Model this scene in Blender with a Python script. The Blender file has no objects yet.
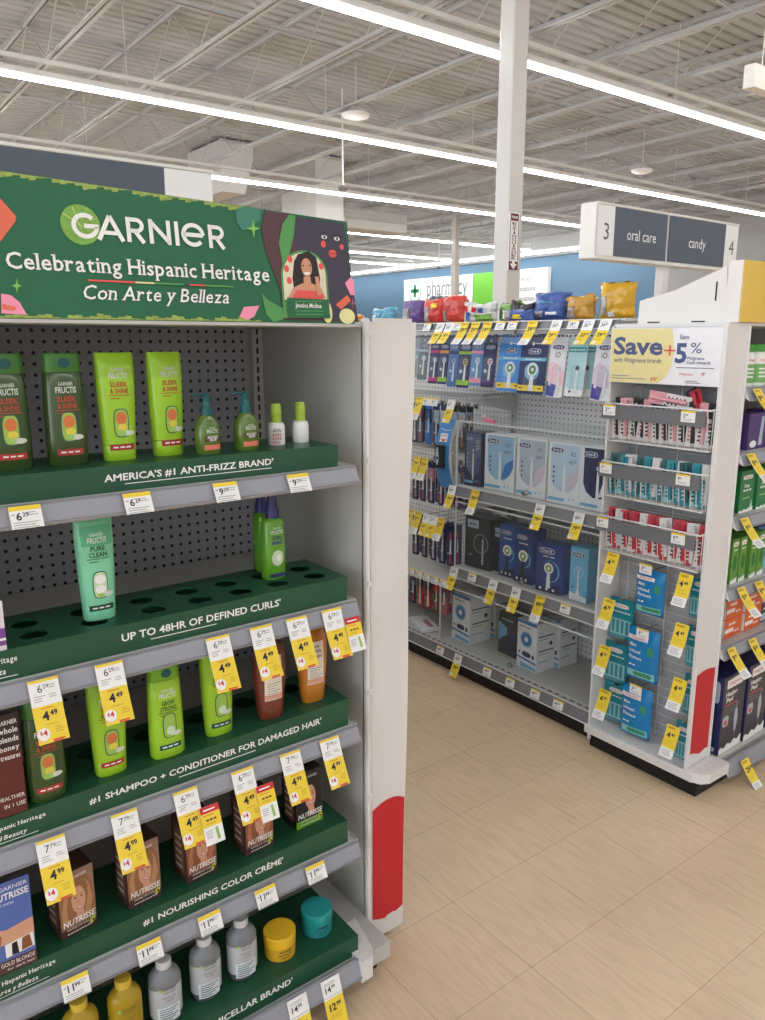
import bpy, bmesh, math, random
from mathutils import Vector, Matrix, noise
random.seed(7)
sc = bpy.context.scene
COL = sc.collection
R = math.radians
# ------------------------------------------------------------ camera model
F, PI_, RO, YA, CH = 785.0, R(12.24), R(0.05), R(37.3), 1.6
_h = Vector((math.sin(YA), math.cos(YA), 0)); _r = Vector((math.cos(YA), -math.sin(YA), 0)); _z = Vector((0, 0, 1))
FW = _h*math.cos(PI_) - _z*math.sin(PI_); UP = _h*math.sin(PI_) + _z*math.cos(PI_)
RT = _r*math.cos(RO) + UP*math.sin(RO); UP = UP*math.cos(RO) - _r*math.sin(RO)
CAM = Vector((0, 0, CH))
def P(ax, val, px, py):
    """world point on the plane ax = val seen at a photo pixel"""
    d = FW + RT*((px-382.5)/F) - UP*((py-510)/F)
    i = 'xyz'.index(ax); t = (val-CAM[i])/d[i]
    return CAM + d*t
cd = bpy.data.cameras.new('camera'); cam = bpy.data.objects.new('camera', cd); COL.objects.link(cam)
cam.matrix_world = Matrix(((RT.x, UP.x, -FW.x, 0), (RT.y, UP.y, -FW.y, 0), (RT.z, UP.z, -FW.z, CH), (0, 0, 0, 1)))
cd.sensor_fit = 'HORIZONTAL'; cd.sensor_width = 36; cd.lens = F/765*36; cd.clip_start = .02; cd.clip_end = 200
sc.camera = cam
# ------------------------------------------------------------ materials
def lin(c):
    return tuple(((v/255)/12.92 if v/255 <= .04045 else ((v/255+.055)/1.055)**2.4) for v in c) + (1,)
MT = {}
def M(name, rgb, rough=.5, metal=0, var=.06, vs=40, bump=0, bs=200, spec=.5, coat=0, trans=0, ior=1.45, stretch=None):
    if name in MT: return MT[name]
    m = bpy.data.materials.new(name); m.use_nodes = True; nt = m.node_tree; b = nt.nodes['Principled BSDF']
    c = lin(rgb)
    b.inputs['Roughness'].default_value = rough; b.inputs['Metallic'].default_value = metal
    b.inputs['Specular IOR Level'].default_value = spec; b.inputs['Coat Weight'].default_value = coat
    b.inputs['Transmission Weight'].default_value = trans; b.inputs['IOR'].default_value = ior
    tc = nt.nodes.new('ShaderNodeTexCoord'); n = nt.nodes.new('ShaderNodeTexNoise'); n.inputs['Scale'].default_value = vs
    n.inputs['Detail'].default_value = 3
    src = tc.outputs['Object']
    if stretch:
        mp = nt.nodes.new('ShaderNodeMapping'); mp.inputs['Scale'].default_value = stretch
        nt.links.new(src, mp.inputs['Vector']); src = mp.outputs[0]
    nt.links.new(src, n.inputs['Vector'])
    mx = nt.nodes.new('ShaderNodeMix'); mx.data_type = 'RGBA'
    mx.inputs[6].default_value = tuple(v*(1-var) for v in c[:3])+(1,); mx.inputs[7].default_value = tuple(min(1, v*(1+var)) for v in c[:3])+(1,)
    nt.links.new(n.outputs['Fac'], mx.inputs[0]); nt.links.new(mx.outputs[2], b.inputs['Base Color'])
    if bump:
        bp = nt.nodes.new('ShaderNodeBump'); bp.inputs['Strength'].default_value = bump; bp.inputs['Distance'].default_value = .01
        n2 = nt.nodes.new('ShaderNodeTexNoise'); n2.inputs['Scale'].default_value = bs
        nt.links.new(tc.outputs['Object'], n2.inputs['Vector']); nt.links.new(n2.outputs['Fac'], bp.inputs['Height']); nt.links.new(bp.outputs[0], b.inputs['Normal'])
    MT[name] = m; return m
def emit(name, rgb, s):
    m = bpy.data.materials.new(name); m.use_nodes = True; nt = m.node_tree; nt.nodes.remove(nt.nodes['Principled BSDF'])
    e = nt.nodes.new('ShaderNodeEmission'); e.inputs[0].default_value = lin(rgb); e.inputs[1].default_value = s
    nt.links.new(e.outputs[0], nt.nodes['Material Output'].inputs[0]); MT[name] = m; return m
def clear(name, rgb, alpha, rough=.08):
    """thin clear plastic sheet: mostly see-through, with a fresnel gloss"""
    m = bpy.data.materials.new(name); m.use_nodes = True; nt = m.node_tree; b = nt.nodes['Principled BSDF']
    b.inputs['Base Color'].default_value = lin(rgb); b.inputs['Roughness'].default_value = rough
    t = nt.nodes.new('ShaderNodeBsdfTransparent'); t.inputs[0].default_value = (.97, .98, .98, 1)
    lf = nt.nodes.new('ShaderNodeLayerWeight'); lf.inputs[0].default_value = .5
    lw = nt.nodes.new('ShaderNodeMath'); lw.operation = 'POWER'; nt.links.new(lf.outputs['Facing'], lw.inputs[0]); lw.inputs[1].default_value = 4
    ad = nt.nodes.new('ShaderNodeMath'); ad.operation = 'MULTIPLY_ADD'; ad.inputs[1].default_value = .35; ad.inputs[2].default_value = alpha; ad.use_clamp = True
    mx = nt.nodes.new('ShaderNodeMixShader')
    nt.links.new(lw.outputs[0], ad.inputs[0]); nt.links.new(ad.outputs[0], mx.inputs[0])
    nt.links.new(t.outputs[0], mx.inputs[1]); nt.links.new(b.outputs[0], mx.inputs[2])
    nt.links.new(mx.outputs[0], nt.nodes['Material Output'].inputs[0]); MT[name] = m; return m
def pegboard(name, rgb, axes, pitch=.0254, rad=.0034):
    """grey board with a square grid of punched holes"""
    m = M(name, rgb, .55, 0, .04, 6); nt = m.node_tree; b = nt.nodes['Principled BSDF']
    base = b.inputs['Base Color'].links[0].from_socket
    g = nt.nodes.new('ShaderNodeNewGeometry'); sp = nt.nodes.new('ShaderNodeSeparateXYZ'); nt.links.new(g.outputs['Position'], sp.inputs[0])
    def mth(op, a, bb=None):
        n = nt.nodes.new('ShaderNodeMath'); n.operation = op
        for i, v in ((0, a), (1, bb)):
            if v is None: continue
            if isinstance(v, (int, float)): n.inputs[i].default_value = v
            else: nt.links.new(v, n.inputs[i])
        return n.outputs[0]
    sq = []
    for ax in axes:
        f = mth('SUBTRACT', mth('FRACT', mth('DIVIDE', mth('ADD', sp.outputs[ax], 10), pitch)), .5)
        sq.append(mth('MULTIPLY', f, f))
    d = mth('LESS_THAN', mth('ADD', sq[0], sq[1]), (rad/pitch)**2)
    mx = nt.nodes.new('ShaderNodeMix'); mx.data_type = 'RGBA'; nt.links.new(d, mx.inputs[0]); nt.links.new(base, mx.inputs[6])
    mx.inputs[7].default_value = (.006, .006, .007, 1); nt.links.new(mx.outputs[2], b.inputs['Base Color'])
    return m
# ------------------------------------------------------------ text
_gc = {}
def glyph(s, bold=0.0):
    k = (s, bold)
    if k not in _gc:
        c = bpy.data.curves.new('lettering', 'FONT'); c.body = s; c.size = 1; c.offset = bold; c.resolution_u = 2
        o = bpy.data.objects.new('lettering', c); m = bpy.data.meshes.new_from_object(o)
        _gc[k] = ([(v.co.x, v.co.y) for v in m.vertices], [tuple(p.vertices) for p in m.polygons])
        bpy.data.objects.remove(o); bpy.data.curves.remove(c); bpy.data.meshes.remove(m)
    return _gc[k]
_cap = max(y for x, y in glyph('H')[0])
def textgeo(s, h, w=None, bold=.0, shear=0, align='c'):
    v, f = glyph(s, bold)
    if not v: return [], [], 0
    x0 = min(a for a, b in v); x1 = max(a for a, b in v); k = h/_cap
    kx = w/(x1-x0) if w else k
    W = (x1-x0)*kx; off = {'c': -W/2, 'l': 0, 'r': -W}[align]
    return [((a-x0)*kx+off+shear*b*k, b*k) for a, b in v], f, W
# serif lettering: sans glyphs with slab serifs added at stem ends
_ser = {'C': '', 'e': '', 'l': 'BT', 'b': 'T', 'r': 'Bt', 'a': '', 't': '', 'i': 'Bt', 'n': 'Bt', 'g': '', 'H': 'BT', 's': '', 'p': 'Dt', 'c': '', 'o': '', 'A': 'B', 'y': 't', 'B': '', 'z': '', 'u': 't', 'm': 'Bt', 'h': 'BT', 'd': 'T'}
def serifgeo(s, h, w, bold=.02, shear=0, align='l'):
    V, Fc = [], []; x = 0
    for ch in s:
        if ch == ' ': x += .23; continue
        v, f = glyph(ch, bold); a0 = min(p[0] for p in v); a1 = max(p[0] for p in v)
        n = len(V); V += [(p[0]-a0+x, p[1]) for p in v]; Fc += [tuple(i+n for i in q) for q in f]
        ymin = min(p[1] for p in v); ymax = max(p[1] for p in v)
        def at(y, tol=.02):   # stem intervals cut at height y
            xs = []
            for q in f:
                for i in range(len(q)):
                    p, r = v[q[i]], v[q[(i+1) % len(q)]]
                    if (p[1]-y)*(r[1]-y) < 0: xs.append(p[0]+(r[0]-p[0])*(y-p[1])/(r[1]-p[1]))
            xs = sorted(set(round(t, 3) for t in xs)); out = []
            for t in xs:
                if out and t-out[-1][1] < .13: out[-1][1] = t
                else: out.append([t, t])
            return [o for o in out if o[1]-o[0] > .02]
        for code in _ser.get(ch, ''):
            y = {'B': .03, 'T': ymax-.03, 't': .40, 'D': ymin+.03}[code]
            for (p0, p1) in at(y):
                yy = {'B': 0, 'T': ymax-.05, 't': .42, 'D': ymin}[code]
                l, r = (.05, .05) if code in 'BD' or ch in 'Hy' else (.07, 0)
                if code == 't' and ch != 'y' and p0 > a0+.1: continue
                m = len(V); V += [(p0-l-a0+x, yy), (p1+r-a0+x, yy), (p1+r-a0+x, yy+.05), (p0-l-a0+x, yy+.05)]; Fc.append((m, m+1, m+2, m+3))
        x += (a1-a0) + .085
    W = x-.085; kx = w/W; k = h/_cap
    off = {'c': -w/2, 'l': 0}[align]
    return [(a*kx+off+shear*b*k, b*k) for a, b in V], Fc
ILLEGIBLE = {'haircare', 'million', 'save $2', 'series', 'PRO 1000', 'SMART', 'sonic', 'care', 'waterflosser', 'cordless', 'pro health', 'FlossAction', 'replacement', '4 ct', '2.0', 'Pro', 'press here',
             '75 ct', 'Dental Picks', 'relief', 'wrap', 'support', 'brace', 'Support', 'nasal strips', 'hair food', 'smoothing', 'hydrating', 'permanent haircolor', 'SkinActive'}
# ------------------------------------------------------------ mesh builder
class MB:
    def __init__(s): s.v = []; s.f = []; s.mi = []; s.sm = []; s.mats = []
    def add(s, vs, fs, mat, smooth=False):
        n = len(s.v); s.v += [tuple(p) for p in vs]
        if mat not in s.mats: s.mats.append(mat)
        k = s.mats.index(mat)
        for f in fs: s.f.append(tuple(i+n for i in f)); s.mi.append(k); s.sm.append(smooth)
        return s
    def box(s, x0, x1, y0, y1, z0, z1, mat, bev=0, fn=None):
        if bev <= 0:
            vs = [(x, y, z) for z in (z0, z1) for y in (y0, y1) for x in (x0, x1)]
            fs = [(0, 2, 3, 1), (4, 5, 7, 6), (0, 1, 5, 4), (2, 6, 7, 3), (0, 4, 6, 2), (1, 3, 7, 5)]
        else:
            bm = bmesh.new(); bmesh.ops.create_cube(bm, size=1)
            for v in bm.verts: v.co = Vector(((x0+x1)/2+v.co.x*(x1-x0), (y0+y1)/2+v.co.y*(y1-y0), (z0+z1)/2+v.co.z*(z1-z0)))
            bmesh.ops.bevel(bm, geom=list(bm.edges), offset=min(bev, .45*min(abs(x1-x0), abs(y1-y0), abs(z1-z0))), segments=2, profile=.5, affect='EDGES')
            bm.verts.index_update(); vs = [v.co.copy() for v in bm.verts]; fs = [[v.index for v in f.verts] for f in bm.faces]; bm.free()
        if fn: vs = [fn(Vector(v)) for v in vs]
        return s.add(vs, fs, mat)
    def loft(s, rings, mat, smooth=True, cap0=True, cap1=True, closed=True):
        n = len(rings[0]); vs = [p for r in rings for p in r]; fs = []
        for i in range(len(rings)-1):
            for j in range(n if closed else n-1):
                a = i*n+j; b = i*n+(j+1) % n; fs.append((a, b, b+n, a+n))
        s.add(vs, fs, mat, smooth)
        if cap0: s.add(rings[0], [tuple(range(n))[::-1]], mat)
        if cap1: s.add(rings[-1], [tuple(range(n))], mat)
        return s
    def lathe(s, prof, mat, cx=0, cy=0, seg=20, sx=1, sy=1, smooth=True):
        ring = lambda r, z: [(cx+r*sx*math.cos(2*math.pi*k/seg), cy+r*sy*math.sin(2*math.pi*k/seg), z) for k in range(seg)]
        run = [prof[0]]          # break the smooth shading at sharp corners of the profile
        for i in range(1, len(prof)):
            run.append(prof[i])
            if i < len(prof)-1:
                a, b, c = prof[i-1:i+2]; d = abs(math.atan2(b[1]-a[1], b[0]-a[0])-math.atan2(c[1]-b[1], c[0]-b[0])); d = min(d, 2*math.pi-d)
                if d < .6: continue
            s.loft([ring(*p) for p in run], mat, smooth, False, False); run = [prof[i]]
        return s
    def prism(s, pts, f0, f1, mat):
        a = [f0(*p) for p in pts]; b = [f1(*p) for p in pts]; n = len(pts)
        s.add(a+b, [tuple(range(n))[::-1], tuple(range(n, 2*n))]+[(i, (i+1) % n, (i+1) % n+n, i+n) for i in range(n)], mat); return s
    def tube(s, pts, r, mat, seg=6, closed=False):
        pts = [Vector(p) for p in pts]; rings = []; n = len(pts)
        for i, p in enumerate(pts):
            t = (pts[(i+1) % n] if (closed or i < n-1) else p) - (pts[i-1] if (closed or i > 0) else p); t.normalize()
            a = Vector((0, 0, 1)) if abs(t.z) < .9 else Vector((1, 0, 0)); u = t.cross(a).normalized(); w = t.cross(u)
            rings.append([p+(u*math.cos(2*math.pi*k/seg)+w*math.sin(2*math.pi*k/seg))*r for k in range(seg)])
        if closed: rings.append(rings[0])
        return s.loft(rings, mat, True, not closed, not closed)
    def poly(s, pts, mat, fn=None):
        return s.add([fn(*p) for p in pts] if fn else pts, [tuple(range(len(pts)))], mat)
    def grid(s, u0, u1, v0, v1, mat, fn, nu=6, nv=1, smooth=True):
        vs = [fn(u0+(u1-u0)*i/nu, v0+(v1-v0)*j/nv) for j in range(nv+1) for i in range(nu+1)]
        return s.add(vs, [(j*(nu+1)+i, j*(nu+1)+i+1, (j+1)*(nu+1)+i+1, (j+1)*(nu+1)+i) for j in range(nv) for i in range(nu)], mat, smooth)
    def ell(s, u, v, ru, rv, mat, fn, n=20, ex=2.0, rot=0):
        pts = []
        for k in range(n):
            a = 2*math.pi*k/n; c, d = math.cos(a), math.sin(a)
            x = ru*math.copysign(abs(c)**(2/ex), c); y = rv*math.copysign(abs(d)**(2/ex), d)
            pts.append((u+x*math.cos(rot)-y*math.sin(rot), v+x*math.sin(rot)+y*math.cos(rot)))
        vs = [fn(u, v)]+[fn(*p) for p in pts]
        return s.add(vs, [(0, 1+k, 1+(k+1) % n) for k in range(n)], mat)
    def text(s, t, h, u, v, mat, fn, w=None, bold=.0, shear=0, align='c'):
        if t in ILLEGIBLE:      # too small to read in the photo: printed as word-long dashes
            W = w or len(t)*h*.6; x = u-{'c': W/2, 'l': 0, 'r': W}[align]; n = max(2, len(t)//2)
            for i in range(n): s.poly([(x+W*(i+.06)/n, v+h*.2), (x+W*(i+.8)/n, v+h*.2), (x+W*(i+.8)/n, v+h*.75), (x+W*(i+.06)/n, v+h*.75)], mat, fn)
            return s
        g, f, W = textgeo(t, h, w, bold, shear, align)
        return s.add([fn(a+u, b+v) for a, b in g], f, mat)
    def serif(s, t, h, u, v, w, mat, fn, shear=0, align='l', bold=.018):
        g, f = serifgeo(t, h, w, bold, shear, align)
        return s.add([fn(a+u, b+v) for a, b in g], f, mat)
    def mesh(s, name):
        m = bpy.data.meshes.new(name); m.from_pydata(s.v, [], s.f)
        for t in s.mats: m.materials.append(t)
        m.polygons.foreach_set('material_index', s.mi); m.polygons.foreach_set('use_smooth', s.sm); m.update()
        return m
    def build(s, name, parent=None, loc=(0, 0, 0), rot=(0, 0, 0)):
        o = bpy.data.objects.new(name, s.mesh(name)); COL.objects.link(o); o.location = loc; o.rotation_euler = rot
        if parent is not None: o.parent = parent
        return o
def tag(o, label, cat, group=None):
    o['label'] = label; o['category'] = cat
    if group: o['group'] = group
    return o
def thing(name, label, cat, loc=(0, 0, 0), rot=(0, 0, 0), group=None):
    o = bpy.data.objects.new(name, None); o.empty_display_size = .05; COL.objects.link(o); o.location = loc; o.rotation_euler = rot
    return tag(o, label, cat, group)
def struct(o): o['kind'] = 'structure'; return o
def dup(o, label=None, loc=None, rot=None, parent=None):
    c = o.copy(); COL.objects.link(c)
    if parent is not None: c.parent = parent
    for ch in list(o.children): dup(ch, parent=c)
    if label: c['label'] = label
    if loc is not None: c.location = loc
    if rot is not None: c.rotation_euler = rot
    return c
W_ = M('white_paint', (222, 220, 219), .45, 0, .03, 5)
WHITE = M('white_print', (238, 238, 236), .5, 0, .01)
BLACK = M('black_print', (28, 28, 32), .5, 0, .02)
INK = M('dark_ink', (45, 45, 52), .6, 0, .02)
GREYINK = M('grey_ink', (130, 132, 138), .6, 0, .02)
RED = M('red_print', (196, 34, 44), .5, 0, .03, 8)
YEL = M('yellow_print', (240, 210, 62), .5, 0, .02)
PAPER = M('white_paper', (240, 240, 238), .6, 0, .02)
GREYP = M('grey_plastic', (150, 152, 160), .4, 0, .03, 8)
SHELF = M('shelf_metal', (190, 189, 186), .45, 0, .03, 8)
KICK = M('black_kick', (22, 22, 24), .5, 0, .1, 12)
GREEN = M('green_card', (32, 80, 56), .35, 0, .05, 9)
WIRE = M('white_wire', (226, 226, 224), .35)
CHROME = M('chrome', (190, 190, 192), .25, .9)
CLEAR = clear('clear_acrylic', (235, 238, 240), .025)
BLIS = clear('clear_blister', (235, 240, 242), .07, .15)
# ============================================================ SETTING
def floor_mat():
    m = bpy.data.materials.new('vinyl_tile'); m.use_nodes = True; nt = m.node_tree; b = nt.nodes['Principled BSDF']; L = nt.links.new
    N = nt.nodes.new
    tc = N('ShaderNodeTexCoord')
    def noi(scale, sc3, det=4):
        mp = N('ShaderNodeMapping'); mp.inputs['Scale'].default_value = sc3; L(tc.outputs['Object'], mp.inputs[0])
        n = N('ShaderNodeTexNoise'); n.inputs['Scale'].default_value = scale; n.inputs['Detail'].default_value = det; L(mp.outputs[0], n.inputs['Vector']); return n.outputs['Fac']
    mp = N('ShaderNodeMapping'); mp.inputs['Location'].default_value = (-1.37, -1.155, 0); L(tc.outputs['Object'], mp.inputs[0])
    br = N('ShaderNodeTexBrick'); br.offset = 0; br.inputs['Scale'].default_value = 1; br.inputs['Brick Width'].default_value = .305; br.inputs['Row Height'].default_value = .305
    br.inputs['Mortar Size'].default_value = .0009; br.inputs['Mortar Smooth'].default_value = .3; L(mp.outputs[0], br.inputs['Vector'])
    br.inputs['Color1'].default_value = lin((226, 200, 168)); br.inputs['Color2'].default_value = lin((222, 196, 164)); br.inputs['Mortar'].default_value = lin((172, 150, 126))
    r = N('ShaderNodeValToRGB'); r.color_ramp.elements[0].position = .33; r.color_ramp.elements[0].color = (.62, .60, .57, 1); r.color_ramp.elements[1].position = .58; r.color_ramp.elements[1].color = (1.02, 1.02, 1.02, 1)
    L(noi(1, (75, 9, 1), 5), r.inputs[0])
    mx = N('ShaderNodeMix'); mx.data_type = 'RGBA'; mx.blend_type = 'MULTIPLY'; mx.inputs[0].default_value = .26; L(br.outputs['Color'], mx.inputs[6]); L(r.outputs[0], mx.inputs[7])
    r2 = N('ShaderNodeValToRGB'); r2.color_ramp.elements[0].position = .35; r2.color_ramp.elements[0].color = (.88, .87, .86, 1); r2.color_ramp.elements[1].position = .65
    L(noi(2.2, (1, 1, 1), 3), r2.inputs[0])
    m2 = N('ShaderNodeMix'); m2.data_type = 'RGBA'; m2.blend_type = 'MULTIPLY'; m2.inputs[0].default_value = .6; L(mx.outputs[2], m2.inputs[6]); L(r2.outputs[0], m2.inputs[7])
    L(m2.outputs[2], b.inputs['Base Color'])
    b.inputs['Roughness'].default_value = .24
    b.inputs['Specular IOR Level'].default_value = .35
    bp = N('ShaderNodeBump'); bp.inputs['Strength'].default_value = .05; bp.inputs['Distance'].default_value = .002; L(noi(7, (1, 1, 1), 2), bp.inputs['Height']); L(bp.outputs[0], b.inputs['Normal'])
    return m
b = MB(); b.box(-9, 18.6, -6, 30.1, -.1, 0, floor_mat()); struct(b.build('floor'))
CEIL = M('ceiling_paint', (172, 173, 173), .6, 0, .04, 2)
JOIST = M('joist_paint', (178, 177, 175), .55, 0, .06, 6)
b = MB(); prof = []; y = -6.0
while y < 30.1:
    prof += [(y, 4.85), (y+.09, 4.85), (y+.105, 4.876), (y+.135, 4.876)]; y += .15
vs = [(x, p[0], p[1]) for p in prof for x in (-9, 18.6)]
b.add(vs, [(2*i, 2*i+1, 2*i+3, 2*i+2) for i in range(len(prof)-1)], CEIL)
b.box(-9, 18.6, -6, 30.1, 4.92, 4.96, CEIL); struct(b.build('ceiling'))
# open-web bar joists
def joist():
    b = MB(); y0, y1 = -5.5, 29.9
    for s in (-1, 1):
        b.box(s*.012, s*.05, y0, y1, 4.838, 4.846, JOIST); b.box(s*.010, s*.017, y0, y1, 4.80, 4.84, JOIST)
        b.box(s*.012, s*.045, y0, y1, 4.30, 4.307, JOIST); b.box(s*.010, s*.016, y0, y1, 4.307, 4.345, JOIST)
    y = y0; up = True
    while y < y1-.6:
        b.tube([(0, y, 4.33 if up else 4.82), (0, y+.6, 4.82 if up else 4.33)], .008, JOIST, 5); y += .6; up = not up
    return b
j0 = None
for k in range(16):
    x = .36+1.095*k
    if j0 is None: j0 = joist().build('ceiling_joist', loc=(x, 0, 0)); struct(j0)
    else: dup(j0, loc=(x, 0, 0))
for yy, zz in ((3.6, 4.36), (6.9, 4.36), (9.6, 4.79), (10.4, 4.36), (14, 4.36), (17.5, 4.36), (21, 4.36)):
    b = MB(); b.box(-8, 18, yy-.016, yy+.016, zz, zz+.005, JOIST); b.box(-8, 18, yy-.016, yy-.011, zz, zz+.034, JOIST); struct(b.build('ceiling_beam'))
# walls
WALLG = M('grey_wall', (172, 172, 172), .7, 0, .04, 2); BLUE = M('blue_wall', (100, 132, 158), .7, 0, .03, 1.5)
b = MB(); b.box(18.4, 18.6, -6, 30.1, 0, 4.9, WALLG)
b.box(18.37, 18.4, 12.45, 30.0, 0, 3.98, BLUE); b.box(18.2, 18.4, 12.3, 30.0, 3.98, 4.12, WALLG)
struct(b.build('wall_right'))
b = MB(); b.box(-9, 18.6, -6.1, -6, 0, 4.96, M('light_block_white', (232, 232, 232), .7)); struct(b.build('light_block_wall'))  # unseen wall added behind the camera to block world light; white for soft bounce
b = MB(); b.box(-9, 18.6, 29.95, 30.1, 0, 4.9, WALLG); b.box(-9, 18.4, 29.93, 29.95, 0, 3.98, BLUE); struct(b.build('wall_back'))
# linear lights
LENS = emit('lit_diffuser', (250, 251, 252), 11.5)
HOUS = M('fixture_white', (225, 224, 220), .4, 0, .02)
names = {-4.0: 'behind the shopper', -.85: 'over the shopper', 2.25: 'over the green display', 5.36: 'first row crossing the top of the grey post', 8.47: 'second row below the top one, crossing the grey post',
         11.7: 'row whose end shows above the green header', 15.6: 'row ending just past the grey post', 18.95: 'short row ending before the small far post', 21.25: 'lowest short row by the blue wall'}
def strip(x0, x1, y, lab):
    t = thing('ceiling_light', lab, 'ceiling light', (0, y, 4.0), group='linear ceiling lights')
    h = MB(); h.box(x0, x1, -.035, .035, .03, .09, HOUS); h.box(x0, x1, -.02, .02, .16, .2, HOUS)
    x = x0+.6
    while x < x1: h.tube([(x, 0, .09), (x, 0, .85)], .004, HOUS, 4); x += 2.4
    h.build('housing', t)
    d = MB(); pr = [(-.038, .03), (-.034, .003), (-.016, -.008), (.016, -.008), (.034, .003), (.038, .03)]
    d.add([(x, p[0], p[1]) for p in pr for x in (x0, x1)], [(2*i, 2*i+1, (2*i+3) % 12, (2*i+2) % 12) for i in range(6)]+[(0, 2, 4, 6, 8, 10), (1, 3, 5, 7, 9, 11)], LENS)
    d.build('diffuser', t)
for y, n in names.items():
    strip(-7 if y < 11 else -4, {5.36: 17.2, 8.47: 17.2, 11.7: 17.2, 15.6: 17.0, 18.95: 17.3, 21.25: 17.5}.get(y, 17.2), y, 'long white linear LED ceiling light, '+n)
t = thing('ceiling_light', 'long white linear LED light running along the blue pharmacy wall', 'ceiling light', (17.6, 0, 4.0), group='linear ceiling lights')
h = MB(); h.box(-.035, .035, 12.6, 28, .03, .09, HOUS)
for y in range(13, 28, 3): h.tube([(0, y, .09), (0, y, .85)], .004, HOUS, 4)
h.build('housing', t)
d = MB(); d.box(-.05, .05, 12.6, 28, -.012, .03, LENS); d.build('diffuser', t)
# ducts
DUCT = M('duct_paint', (196, 194, 189), .6, 0, .05, 3, .15, 3)
def duct(pts, x0, y0, y1, lab, nm='ventilation_duct'):
    b = MB(); b.prism(pts, lambda u, v: (x0+u, y0, v), lambda u, v: (x0+u, y1, v), DUCT)
    us = [p[0] for p in pts]
    for yy in (y0, y1): b.box(x0+min(us)-.015, x0+max(us)+.015, yy-.02, yy+.02, max(p[1] for p in pts)-.03, max(p[1] for p in pts)+.01, JOIST)
    return tag(b.build(nm), lab, 'duct')
duct([(0, 4.8), (.60, 4.8), (.59, 4.55), (.42, 4.0), (0, 4.0)], 6.26, 12.6, 13.9, 'wide white sheet-metal air duct with a slanted edge, above the green header')
duct([(0, 4.8), (.60, 4.8), (.60, 3.3), (0, 3.3)], 8.09, 12.6, 13.8, 'boxy white air duct drop beside the slanted duct')
b = MB(); b.box(8.6, 11.0, 13.6, 14.2, 3.8, 4.15, DUCT); b.box(8.6, 11.0, 13.59, 13.6, 3.97, 3.99, JOIST); tag(b.build('ventilation_duct'), 'long low white air duct hanging far behind the header', 'duct')
# dome speakers + pendants
for q, (px, py, l) in enumerate(((356, 117, 'white dome speaker hanging above the boxy duct drop'), (642, 172, 'white dome speaker hanging above the aisle sign'))):
    p = P('z', 4.2, px, py); s = MB()
    s.lathe([(.0, -.03), (.10, -.02), (.16, 0), (.17, .03), (.1, .06), (.05, .12), (.0, .12)], W_, seg=20)
    o = thing('ceiling_speaker', l, 'speaker', tuple(p)); s.build('dome', o)
    s = MB(); s.tube([(0, 0, .12), (0, 0, .6)], .006, W_, 5); s.build('rod', o)
for px, py, l in ((343, 188, 'small camera on a thin drop rod beside the duct'), (439, 268, 'small red-lit camera on a thin drop rod before the blue wall')):
    p = P('z', 3.55, px, py); s = MB()
    s.lathe([(0, -.03), (.05, -.03), (.07, 0), (.03, .03), (0, .03)], M('cam_grey', (120, 118, 116), .4), seg=14)
    o = thing('ceiling_camera', l, 'camera', tuple(p)); s.build('dome', o)
    s = MB(); s.tube([(0, 0, .03), (0, 0, 1.2)], .012, W_, 5); s.build('rod', o)
# columns
PCOL = M('post_paint', (200, 196, 190), .35, 0, .03, 3)
cx, cy = 4.532, 4.389; b = MB(); b.box(cx-.075, cx+.075, cy-.075, cy+.075, 0, 4.84, PCOL, .012); b.box(cx-.13, cx+.13, cy-.13, cy+.13, 0, .02, PCOL); b.box(cx-.12, cx+.12, cy-.12, cy+.12, 4.8, 4.85, PCOL)
o = b.build('steel_column'); o['kind'] = 'thing'; tag(o, 'square grey steel post rising behind the candy bags, fire sign on it', 'column')
b = MB(); b.box(13.4, 13.55, 14.7, 14.85, 0, 4.84, PCOL, .01); b.box(13.3, 13.65, 14.6, 14.95, 0, .02, PCOL); o = b.build('steel_column'); o['kind'] = 'thing'; tag(o, 'thin far grey post in front of the white pharmacy sign', 'column')
# fire extinguisher sign, on the post's aisle face
yy = cy-.0795; pa = P('y', yy, 509.5, 212); pb = P('y', yy, 517.5, 271)
w, hh = (pb.x-pa.x), (pa.z-pb.z)
MAR = M('maroon_print', (104, 34, 44), .5)
o = thing('fire_sign', 'narrow maroon and white arrow sign reading fire extinguisher on the post', 'sign', ((pa.x+pb.x)/2, yy, pb.z))
b = MB(); b.box(-w/2, w/2, -.003, .003, 0, hh, WHITE); b.build('plate', o)
b = MB(); f = lambda u, v: (u, -.0045, v); f2 = lambda u, v: (u, -.0055, v)
b.poly([(-w*.4, hh*.86), (w*.4, hh*.86), (w*.4, hh*.985), (-w*.4, hh*.985)], MAR, f)
b.poly([(-w*.46, hh*.01), (w*.46, hh*.01), (w*.46, hh*.16), (-w*.46, hh*.16)], MAR, f)
b.poly([(0, hh*.02), (w*.36, hh*.12), (w*.14, hh*.12), (w*.14, hh*.18), (-w*.14, hh*.18), (-w*.14, hh*.12), (-w*.36, hh*.12)], WHITE, f2)
b.text('FIRE', hh*.04, 0, hh*.9, WHITE, f2, w=w*.6, bold=.02)
for i, c in enumerate('EXTINGUISHER'): b.text(c, hh*.044, 0, hh*(.795-.055*i), MAR, f, w=w*.16 if c == 'I' else w*.42, bold=.02)
for s in (-1, 1): b.poly([(s*w*.44, hh*.17), (s*w*.38, hh*.17), (s*w*.38, hh*.86), (s*w*.44, hh*.86)], MAR, f)
b.build('lettering', o)
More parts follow.
